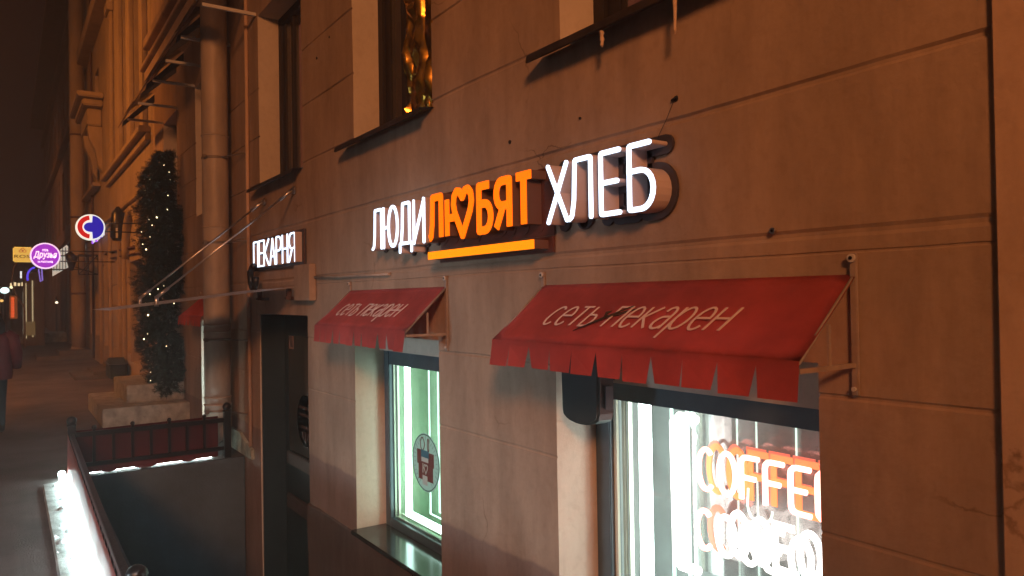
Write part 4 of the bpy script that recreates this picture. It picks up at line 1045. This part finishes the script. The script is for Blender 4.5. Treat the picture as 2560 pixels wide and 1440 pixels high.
dp2 = thing('downpipe', 'orange lit downpipe on the neighbouring building beyond the round sign', 'downpipe', (-27.1, -.28, 0))
bm = bmesh.new(); tube(bm, [(-27.1, -.30, z) for z in (.3, 1.5, 3, 6, 9, 12.5)], .20, seg=20); link('pipe_barrel', bm, 'wall2', dp2)
bm = bmesh.new(); tube(bm, [(-27.1, -.30, .302), (-27.1, -.34, .15), (-27.05, -.48, .06)], .205, seg=16); link('outlet_shoe', bm, 'wall2', dp2)
for z in (2.0, 4.4, 7): 
    bm = bmesh.new(); tube(bm, [(-27.1, -.30, z-.03), (-27.1, -.30, z+.03)], .215, seg=20); link('pipe_clamp', bm, 'rust', dp2)
bm = T([(-25.35, -.04, .05), (-25.35, -.04, 6), (-25.35, -.04, 12)], .035, seg=6); tag(link('wall_cable', bm, 'rust'), 'dark vertical cable between the two pale curtained windows', 'cable')

b3 = thing('apartment_building', 'dim reddish brown building with rows of dark windows farther down the street', 'building', (-46, 0, 0))
ops3 = [(x, x+1.6, 1.0, 3.3, .25) for x in (-63, -59.6, -56.2, -52.8, -49.4, -46, -42.6, -39.2, -35.8, -32.4)]+[(x, x+1.5, 5.2+4.2*k, 8.0+4.2*k, .25) for k in range(2) for x in (-63, -59.6, -56.2, -52.8, -49.4, -46, -42.6, -39.2, -35.8, -32.4)]
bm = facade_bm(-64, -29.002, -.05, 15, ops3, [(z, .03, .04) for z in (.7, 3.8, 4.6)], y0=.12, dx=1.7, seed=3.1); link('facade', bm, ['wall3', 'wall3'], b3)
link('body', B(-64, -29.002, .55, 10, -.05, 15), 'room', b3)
bm = bmesh.new()
for z in (4.1, 8.7, 13): box(bm, -64, -29.01, -.10, .115, z, z+.25, bev=.02)
box(bm, -64.1, -29.01, -.7, .115, 14.4, 14.9)
for x in range(-63, -30, 3): box(bm, x-.95, x-.55, .0, .116, .0, 4.05)
link('string_course', bm, 'wall3', b3)
for x in range(-62, -36, 4):
    bm = bmesh.new(); box(bm, x, x+1.5, .30, .34, 5.3, 7.9); link('window', bm, 'brownframe', b3)
b4 = thing('apartment_building', 'nearly black building row closing the far end of the street', 'building', (-110, 0, 0))
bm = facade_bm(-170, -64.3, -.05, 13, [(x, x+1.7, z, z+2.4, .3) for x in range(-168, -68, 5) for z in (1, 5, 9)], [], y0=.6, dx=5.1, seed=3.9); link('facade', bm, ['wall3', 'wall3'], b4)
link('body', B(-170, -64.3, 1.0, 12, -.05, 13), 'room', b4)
b5 = thing('apartment_building', 'dark block across the end of the street behind the distant lights', 'building', (-175, -10, 0))
bm = facade_bm(-30, 12, -.05, 14, [(x, x+1.6, z, z+2.2, .3) for x in range(-28, 10, 4) for z in (1, 5, 9)], [], y0=0, dx=4, seed=2)
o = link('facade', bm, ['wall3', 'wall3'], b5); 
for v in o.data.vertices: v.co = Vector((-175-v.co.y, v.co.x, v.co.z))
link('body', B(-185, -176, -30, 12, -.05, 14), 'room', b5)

# further entrance steps
def steps(x0, x1, y0, h, lb, m='step'):
    t = thing('entrance_steps', lb, 'steps', ((x0+x1)/2, y0/2, 0)); link('lower_step', B(x0, x1, y0, -.002, .002, h*.5, bev=.01), m, t); link('upper_step', B(x0-.0+.15, x1-.15, y0*.6, -.002, h*.5+.002, h, bev=.01), m, t)
steps(-20.8, -18.9, -.95, .16, 'low dark step slab below the orange building', 'plinth')
steps(-28.4, -26.0, -1.45, .26, 'dark entrance steps in front of the second downpipe', 'plinth')
steps(-40.8, -38.2, -1.8, .40, 'distant pale entrance steps near the lit shop windows', 'step')

# mailbox shaped dark bin
mb = thing('wall_box', 'small dark gabled box at the foot of the orange building', 'box', (-18.2, -.1, .1))
bm = bmesh.new(); pr = [(-18.5, .10), (-17.6, .10), (-17.6, .40), (-18.05, .52), (-18.5, .40)]
v0 = [bm.verts.new((x, -.38, z)) for x, z in pr]; v1 = [bm.verts.new((x, -.08, z)) for x, z in pr]; bm.faces.new(v0); bm.faces.new(v1[::-1])
for i in range(5): j = (i+1) % 5; bm.faces.new((v0[i], v1[i], v1[j], v0[j]))
bmesh.ops.recalc_face_normals(bm, faces=list(bm.faces)); link('case', bm, 'boxdark', mb)
link('roof_plate', B(-18.6, -17.5, -.42, -.06, .385, .40), 'iron', mb)
# dark hanging board
hb = thing('wall_lantern', 'dark elongated lantern on the orange building above the step', 'lantern', (-18, 0, 3.4))
bm = bmesh.new(); tube(bm, [(-17.9, -.18, 3.02), (-17.9, -.18, 3.1), (-17.9, -.18, 3.6), (-17.9, -.18, 3.75)], [.10, .16, .13, .03], seg=10); link('lamp_body', bm, 'iron', hb)
link('bracket_arm', B(-17.93, -17.87, -.17, -.002, 3.5, 3.54), 'iron', hb)
link('pale_edge', B(-17.78, -17.735, -.24, -.20, 3.07, 3.28), mat('pale_lantern_glass', (.5, .5, .5), .3), hb)

# ================================================================ PROJECTING SIGNS DOWN THE STREET
def face_x(x): return lambda u, v, d: (x+d, u, v)
def yz_disc(bm, x, y, z, r, rz=None, n=40):
    bm.faces.new([bm.verts.new((x, y+r*math.cos(2*math.pi*k/n), z+(rz or r)*math.sin(2*math.pi*k/n))) for k in range(n)])
def drum(x, y, z, r, th, n=40):
    bm = bmesh.new(); tube(bm, [(x-th, y, z), (x, y, z)], r, seg=n); return bm
# round red and blue sign
X_, Y_, Z_ = -14.0, -1.01, 2.945; r_ = .212
s_ = thing('round_sign', 'round projecting sign, half red half blue with a white C shape', 'sign', (X_, 0, Z_))
link('light_box', drum(X_-.002, Y_, Z_, r_, .12), emis('sign_white', (.88, 1.0, .86), .85), s_)
bm = bmesh.new(); fx = face_x(X_+.004)
def halfring(bm, ri, ro, a0, a1, x, sgn=1):
    n = 16
    for k in range(n):
        t0, t1 = R(a0+(a1-a0)*k/n), R(a0+(a1-a0)*(k+1)/n)
        bm.faces.new([bm.verts.new((x, Y_+r*math.cos(t), Z_+r*math.sin(t))) for r, t in ((ri, t0), (ro, t0), (ro, t1), (ri, t1))])
halfring(bm, .118, .190, 96, 264, X_+.006); bm.faces.ensure_lookup_table()
link('red_half', bm, emis('sign_red', (.70, .012, .012), .62), s_)
bm = bmesh.new(); n = 20
vs = [(Y_+.022+.168*math.cos(R(-88+176*k/n)), Z_+.19*math.sin(R(-88+176*k/n))) for k in range(n+1)]
vs += [(Y_+.022, Z_+.078)] + [(Y_-.01+.088*math.cos(R(90+180*k/10)), Z_+.078*math.sin(R(90+180*k/10))) for k in range(11)] + [(Y_+.022, Z_-.078)]
bm.faces.new([bm.verts.new((X_+.006, a, b_)) for a, b_ in vs]); bmesh.ops.triangulate(bm, faces=list(bm.faces)); link('blue_half', bm, emis('sign_blue', (.018, .014, .55), .62), s_)
bm = bmesh.new(); tube(bm, [(X_-.06, Y_+r_, Z_+.08), (X_-.06, -.01, Z_+.10)], .012, seg=6); tube(bm, [(X_-.06, Y_+r_, Z_-.06), (X_-.06, -.01, Z_-.06)], .012, seg=6); tube(bm, [(X_-.06, -.02, Z_-.15), (X_-.06, -.02, Z_+.2)], .014, seg=6); link('bracket', bm, 'iron', s_)
# purple oval hotel sign
X_, Y_, Z_ = -20.0, -1.43, 2.79; r_ = .297
s_ = thing('round_sign', 'purple round hotel sign with white rim reading Друзья', 'sign', (X_, 0, Z_))
link('light_box', drum(X_-.002, Y_, Z_, r_, .16), emis('sign_rim', (.80, .72, 1.0), .95), s_)
bm = bmesh.new(); yz_disc(bm, X_+.004, Y_, Z_, r_*.90); link('purple_face', bm, emis('sign_purple', (.27, .03, .62), .85), s_)
MT['txtw'] = emis('sign_text_white', (1, .85, 1), 1.0); MT['txtd'] = mat('sign_text_dark', (.10, .07, .02), .5); MT['txtr'] = emis('sign_text_rust', (.40, .08, .01), .5)
def sign_text(parent, s, size, yc, z, x, m, shear=0, bold=0, width=None):
    o, wd = text_mesh('lettering', s, size, m, parent, lambda u, v, d: (u, v, d), shear=shear, bold=bold, thick=.001)
    sc = (width/wd) if width else 1.0
    for v in o.data.vertices: v.co = Vector((x+v.co.z, yc-wd*sc/2+v.co.x*sc, z+v.co.y))
sign_text(s_, 'Друзья', .19, Y_, Z_-.04, X_+.008, 'txtw', .25, .006, .46)
sign_text(s_, 'ОТЕЛЬ', .06, Y_, Z_+.105, X_+.008, 'txtw', 0, .003, .12)
sign_text(s_, 'НА ВОССТАНИЯ', .05, Y_, Z_-.155, X_+.008, 'txtw', 0, .003, .29)
bm = bmesh.new()
for z in (Z_-.12, Z_+.12): tube(bm, [(X_-.08, Y_+r_, z), (X_-.08, -.01, z)], .014, seg=6)
link('bracket', bm, 'iron', s_)
# lit slatted sign on a bracket behind it
X_ = -24.0
s_ = thing('barred_sign', 'white lit barred shop sign on an iron bracket behind the purple sign', 'sign', (X_, -.6, 3.2))
bm = bmesh.new(); vs = [(-1.12, 3.02), (-.78, 3.32), (-.74, 3.26), (-.74, 2.70), (-1.12, 2.45)]
v0 = [bm.verts.new((X_, a, b_)) for a, b_ in vs]; v1 = [bm.verts.new((X_-.15, a, b_)) for a, b_ in vs]; bm.faces.new(v0)
for i in range(5): j = (i+1) % 5; bm.faces.new((v0[i], v1[i], v1[j], v0[j]))
link('lit_panel', bm, emis('dim_white_panel', (.55, .62, .56), .6), s_)
bm = bmesh.new()
for k in range(6): box(bm, X_+.01, X_+.03, -1.10+.07*k, -1.085+.07*k, 2.6, 3.25)
box(bm, X_+.031, X_+.05, -1.14, -.35, 3.0, 3.03); box(bm, X_+.031, X_+.05, -1.14, -.35, 2.62, 2.65)
link('bars', bm, 'iron', s_)
bm = bmesh.new()
for a, b_ in (((-.5, 3.05), (-.02, 3.05)), ((-.5, 2.5), (-.02, 2.5)), ((-.5, 2.5), (-.5, 3.05)), ((-.02, 2.5), (-.02, 3.05)), ((-.5, 2.5), (-.02, 3.05)), ((-.7, 2.75), (-.02, 2.5)), ((-.26, 2.5), (-.26, 3.05))):
    tube(bm, [(X_-.02, a[0], a[1]), (X_-.02, b_[0], b_[1])], .016, seg=5)
link('bracket_frame', bm, 'iron', s_)
bm = bmesh.new(); tube(bm, [(X_-.02, -.76, 3.1), (X_-.02, -.66, 2.95), (X_-.02, -.68, 2.6)], [.10, .14, .05], seg=8); link('lamp_hood', bm, 'iron', s_)
# yellow square sign
X_ = -25.5
ys0, ys1, zs0, zs1 = -2.015, -1.545, 2.90, 3.335
s_ = thing('square_sign', 'yellow square projecting sign with brown flower reading ROSI', 'sign', (X_, 0, 3.1))
link('light_box', B(X_-.14, X_, ys0, ys1, zs0, zs1, bev=.03), emis('sign_yellow', (.72, .52, .10), .72), s_)
sign_text(s_, 'ROSI', .125, -1.775, 3.02, X_+.004, 'txtd', 0, .001, .42)
bm = bmesh.new()
for k in range(3):
    a = R(90+120*k); tube(bm, [(X_+.008, -1.78+.05*math.cos(a)+.04*math.cos(t), 3.235+.035*math.sin(a)+.033*math.sin(t)) for t in [2*math.pi*q/12 for q in range(12)]], .008, seg=5, closed=True)
link('flower_emblem', bm, 'txtr', s_)
bm = bmesh.new(); tube(bm, [(X_-.07, -1.55, 3.1), (X_-.07, 0.1, 3.1)], .02, seg=6); link('bracket', bm, 'iron', s_)
# small wall letters behind the red and blue sign
s_ = thing('wall_letters', 'small glowing violet and white wall letters behind the round red and blue sign', 'sign', (-23, -.1, 3.4))
rnd = random.Random(3)
for k in range(9):
    x = -24.3+.36*k; bm = bmesh.new(); z0_ = 3.40
    ch = 'ЕНПДИЛАОТ'[k]
    if ch not in GL: ch = 'О'
    for pth, cl in GL.get(ch, GL['O']): tube(bm, [(x+.22*u, -.13, z0_+.22*v) for u, v in pth], .022, seg=5, closed=bool(cl))
    link('letter', bm, emis('violet_letter', ((.35, .12, 1.0), (.75, .8, 1.0))[k % 3 > 0], .9), s_)
o = link('lit_bar', B(-28.35, -28.2, -.16, -.06, 3.45, 3.85), emis('pale_bar', (.7, .85, 1), 1.0), s_)
# blue curved neon
s_ = thing('neon_arc', 'blue curved neon light below the yellow sign', 'neon sign', (-30, -1.5, 2.6))
bm = bmesh.new(); tube(bm, [(-30, -1.37+.22*math.cos(a), 2.60+.33*math.sin(a)) for a in [R(90+110*k/8) for k in range(9)]], .035, seg=6); link('blue_tube', bm, emis('blue_neon', (.10, .07, 1.0), .9), s_)
bm = bmesh.new(); tube(bm, [(-29.95, -1.27, 2.88), (-29.95, -1.22, 2.45), (-29.95, -1.16, 2.50), (-29.95, -1.18, 2.90)], .02, seg=5); link('violet_tube', bm, emis('violet_neon', (.35, .25, 1.0), .6), s_)
# bent far pipe
bm = T([(-34, -1.72, 3.5), (-34, -1.95, 3.1), (-34, -2.02, 2.6), (-34, -1.9, 2.1), (-34, -1.62, 1.55), (-34, -1.60, .02)], .03, seg=6); tag(link('bent_lamp_post', bm, 'paintbar', smooth=True), 'thin bent metal post standing below the yellow sign', 'post')
# tall lit shop windows far away
s_ = thing('far_shopfront', 'distant kiosk with tall narrow cream lit windows', 'shopfront', (-36, -1.3, 0))
link('housing', B(-37.2, -36.05, -1.62, -.9, .0, 3.0), 'wall3', s_)
for a, b_, z0_, z1_ in ((-1.545, -1.51, .3, 2.55), (-1.33, -1.285, .35, 2.65)):
    link('lit_pane', B(-36.045, -36.0, a, b_, z0_, z1_), emis('cream_pane', (.55, .46, .26), .8), s_)
link('lit_pane', B(-36.045, -36.0, -1.66+.02, -1.63, .5, 2.2), emis('cream_pane_dim', (.4, .36, .26), .6), s_)
link('pale_panel', B(-35.99, -35.95, -1.58, -1.22, .42, .98), mat('pale_panel', (.42, .38, .22), .6, emit=(.16, .12, .05), es=.4), s_)
# far street lights, lamps and signs
rnd = random.Random(21)
def lamp(x, y, z, r, col, s, lb):
    t = thing('street_lamp', lb, 'street lamp', (x, y, 0)); bm = bmesh.new(); ball(bm, (x, y, z), r, 10, .8); link('lamp_glass', bm, emis('far_lamp', col, s), t)
    bm = bmesh.new(); tube(bm, [(x-.3, y, 0), (x-.3, y, z+.3), (x, y, z+r)], .05, seg=6); link('lamp_post', bm, 'iron', t)
lamp(-60, -2.30, 2.62, .26, (.75, 1.0, .95), 3.0, 'brightest white green distant lamp at the left edge')
lamp(-62, -1.93, 2.86, .11, (1, .85, .5), 2.2, 'small warm distant lamp right of the bright white one')
lamp(-64, -2.5, 1.95, .12, (1, .55, .15), 1.6, 'orange distant lamp below the bright white one')
lamp(-50, -1.21, 1.95, .07, (1, .7, .3), 2.0, 'tiny warm distant lamp near the cream lit shop front')
lamp(-45, -.05, 1.75, .07, (1, .85, .6), 2.4, 'tiny pale lamp close to the second downpipe')
s_ = thing('lit_shop_name', 'tiny warm glowing shop letters in the far distance', 'sign', (-62, -1.7, 2.9))
for k in range(6): link('letter', B(-62, -61.95, -2.0+.22*k, -1.86+.22*k, 2.95, 3.16+.05*(k % 2)), emis('far_letter', (1, .75, .4), 1.3), s_)
s_ = thing('vertical_sign', 'narrow red and orange vertical light sign in the far distance', 'sign', (-58, -1.9, 1.5))
link('sign_board', B(-58.2, -58, -2.05, -1.62, .75, 2.25), emis('far_orange_board', (.35, .09, .02), .5), s_)
for k in range(7): link('letter', B(-57.995, -57.95, -1.95, -1.8, .85+.19*k, .98+.19*k), emis('far_red_letter', (1.0, .12, .03), 1.4), s_)
s_ = thing('lit_panel_sign', 'small upright white lit panel high in the distance', 'sign', (-45, -1.7, 3.2))
link('panel', B(-45, -44.9, -1.62, -1.54, 3.0, 3.35), emis('far_panel', (.8, .9, .9), 1.2), s_)
# ================================================================ PERSON (walking away at the left edge)
def person(x, y):
    sk = [(0, 0, .86), (0, .01, 1.00), (0, .01, 1.16), (0, .0, 1.30), (0, -.01, 1.37), (-.02, -.01, 1.46),
          (.0, .16, 1.27), (.02, .235, 1.04), (-.06, .24, .84), (.0, -.16, 1.27), (.02, -.235, 1.04), (-.06, -.24, .84),
          (-.05, .085, .80), (-.10, .09, .46), (-.02, .09, .08), (-.12, .09, .04),
          (.06, -.085, .80), (.10, -.09, .46), (.24, -.09, .11), (.16, -.09, .045)]
    rad = [.15, .135, .145, .13, .055, .085, .065, .052, .035, .065, .052, .035, .095, .062, .045, .04, .095, .062, .045, .04]
    ed = [(0, 1), (1, 2), (2, 3), (3, 4), (4, 5), (3, 6), (6, 7), (7, 8), (3, 9), (9, 10), (10, 11), (0, 12), (12, 13), (13, 14), (14, 15), (0, 16), (16, 17), (17, 18), (18, 19)]
    me = bpy.data.meshes.new('person'); me.from_pydata([(x+a, y+b_, c_) for a, b_, c_ in sk], ed, [])
    o = bpy.data.objects.new('person', me); C.objects.link(o)
    md = o.modifiers.new('skin', 'SKIN'); md2 = o.modifiers.new('sub', 'SUBSURF'); md2.levels = md2.render_levels = 2
    for i, v in enumerate(me.skin_vertices[0].data): v.radius = (rad[i], rad[i]); v.use_root = (i == 0)
    me.materials.append(MT['jeans'])
    dg = bpy.context.evaluated_depsgraph_get(); m2 = bpy.data.meshes.new_from_object(o.evaluated_get(dg)); o.modifiers.clear(); o.data = m2
    for p in m2.polygons: p.use_smooth = True
    m2.materials.clear(); m2.materials.append(MT['jeans']); m2.materials.append(MT['skin']); m2.materials.append(MT['shoe'])
    for p in m2.polygons:
        c_ = p.center; p.material_index = 1 if (c_.z > 1.36 or (abs(c_.y-y) > .2 and c_.z < .9)) else (2 if c_.z < .12 else 0)
    tag(o, 'person in a maroon jacket and blue jeans walking away, cut off by the left edge', 'person')
    # jacket
    bm = bmesh.new(); prof = [(.72, .215, .16), (.80, .225, .165), (.95, .205, .155), (1.10, .215, .16), (1.24, .225, .15), (1.33, .17, .12), (1.38, .085, .08), (1.41, .075, .075)]
    rings = []
    for z, ry, rx in prof: rings.append([bm.verts.new((x+rx*math.cos(2*math.pi*k/24)*(1+.03*math.sin(z*60)), y+ry*math.sin(2*math.pi*k/24), z)) for k in range(24)])
    for a, b_ in zip(rings[:-1], rings[1:]):
        for k in range(24): bm.faces.new((a[k], a[(k+1) % 24], b_[(k+1) % 24], b_[k]))
    for s in (-1, 1):
        tube(bm, [(x, y+s*.14, 1.31), (x+.0, y+s*.21, 1.25), (x+.02, y+s*.262, 1.04), (x-.05, y+s*.265, .86)], [.075, .085, .070, .055], seg=12)
    for f in bm.faces: f.smooth = True
    j = link('jacket', bm, 'jacket'); j.parent = o
    # hair: loose shoulder length volume
    bm = bmesh.new(); ball(bm, (x+.01, y, 1.50), .118, 20, 1.08)
    g = bmesh.ops.create_uvsphere(bm, u_segments=18, v_segments=10, radius=.12)
    for v in g['verts']: v.co = Vector((v.co.x*.75+x+.055, v.co.y*1.25+y, v.co.z*1.5+1.40))
    for v in bm.verts: v.co += Vector((1, 1, .3))*.012*noise.noise(v.co*18)
    for f in bm.faces: f.smooth = True
    h = link('hair', bm, 'hair'); h.parent = o
person(-11.85, -2.32)

# ================================================================ HAZE (thin volume added to imitate lens glow round the lights)
hz = B(-200, 30, -30, 14, -3.2, 18)
ho = bpy.data.objects.new('haze', bpy.data.meshes.new('haze')); hz.to_mesh(ho.data); hz.free(); C.objects.link(ho); ho['kind'] = 'stuff'
hm = bpy.data.materials.new('haze'); hm.use_nodes = True; nt = hm.node_tree; nt.nodes.clear()
ou = nt.nodes.new('ShaderNodeOutputMaterial'); pv = nt.nodes.new('ShaderNodeVolumePrincipled'); pv.inputs['Density'].default_value = 0.0105
pv.inputs['Color'].default_value = (.95, .90, .88, 1); pv.inputs['Anisotropy'].default_value = 0.55
nt.links.new(pv.outputs[0], ou.inputs['Volume']); ho.data.materials.append(hm)

# repeats of one kind share a group
GRP = {'awning': 'red awnings over the semi-basement windows', 'downpipe': 'downpipes on the facades', 'railing': 'iron railings round the sunken entrance',
       'fence_banner': 'red banners on the railings', 'led_tube': 'light tubes under the banners', 'apartment_building': 'buildings along the far side of the street front',
       'entrance_steps': 'entrance steps on the pavement', 'street_lamp': 'distant street lamps', 'round_sign': 'round projecting signs', 'shop_sign': 'lit letter signs of the bakery',
       'foam_drip': 'foam drips below the window sill'}
for o in list(C.objects):
    if o.parent is None and o.name.split('.')[0] in GRP and 'label' in o and 'group' not in o: o['group'] = GRP[o.name.split('.')[0]]
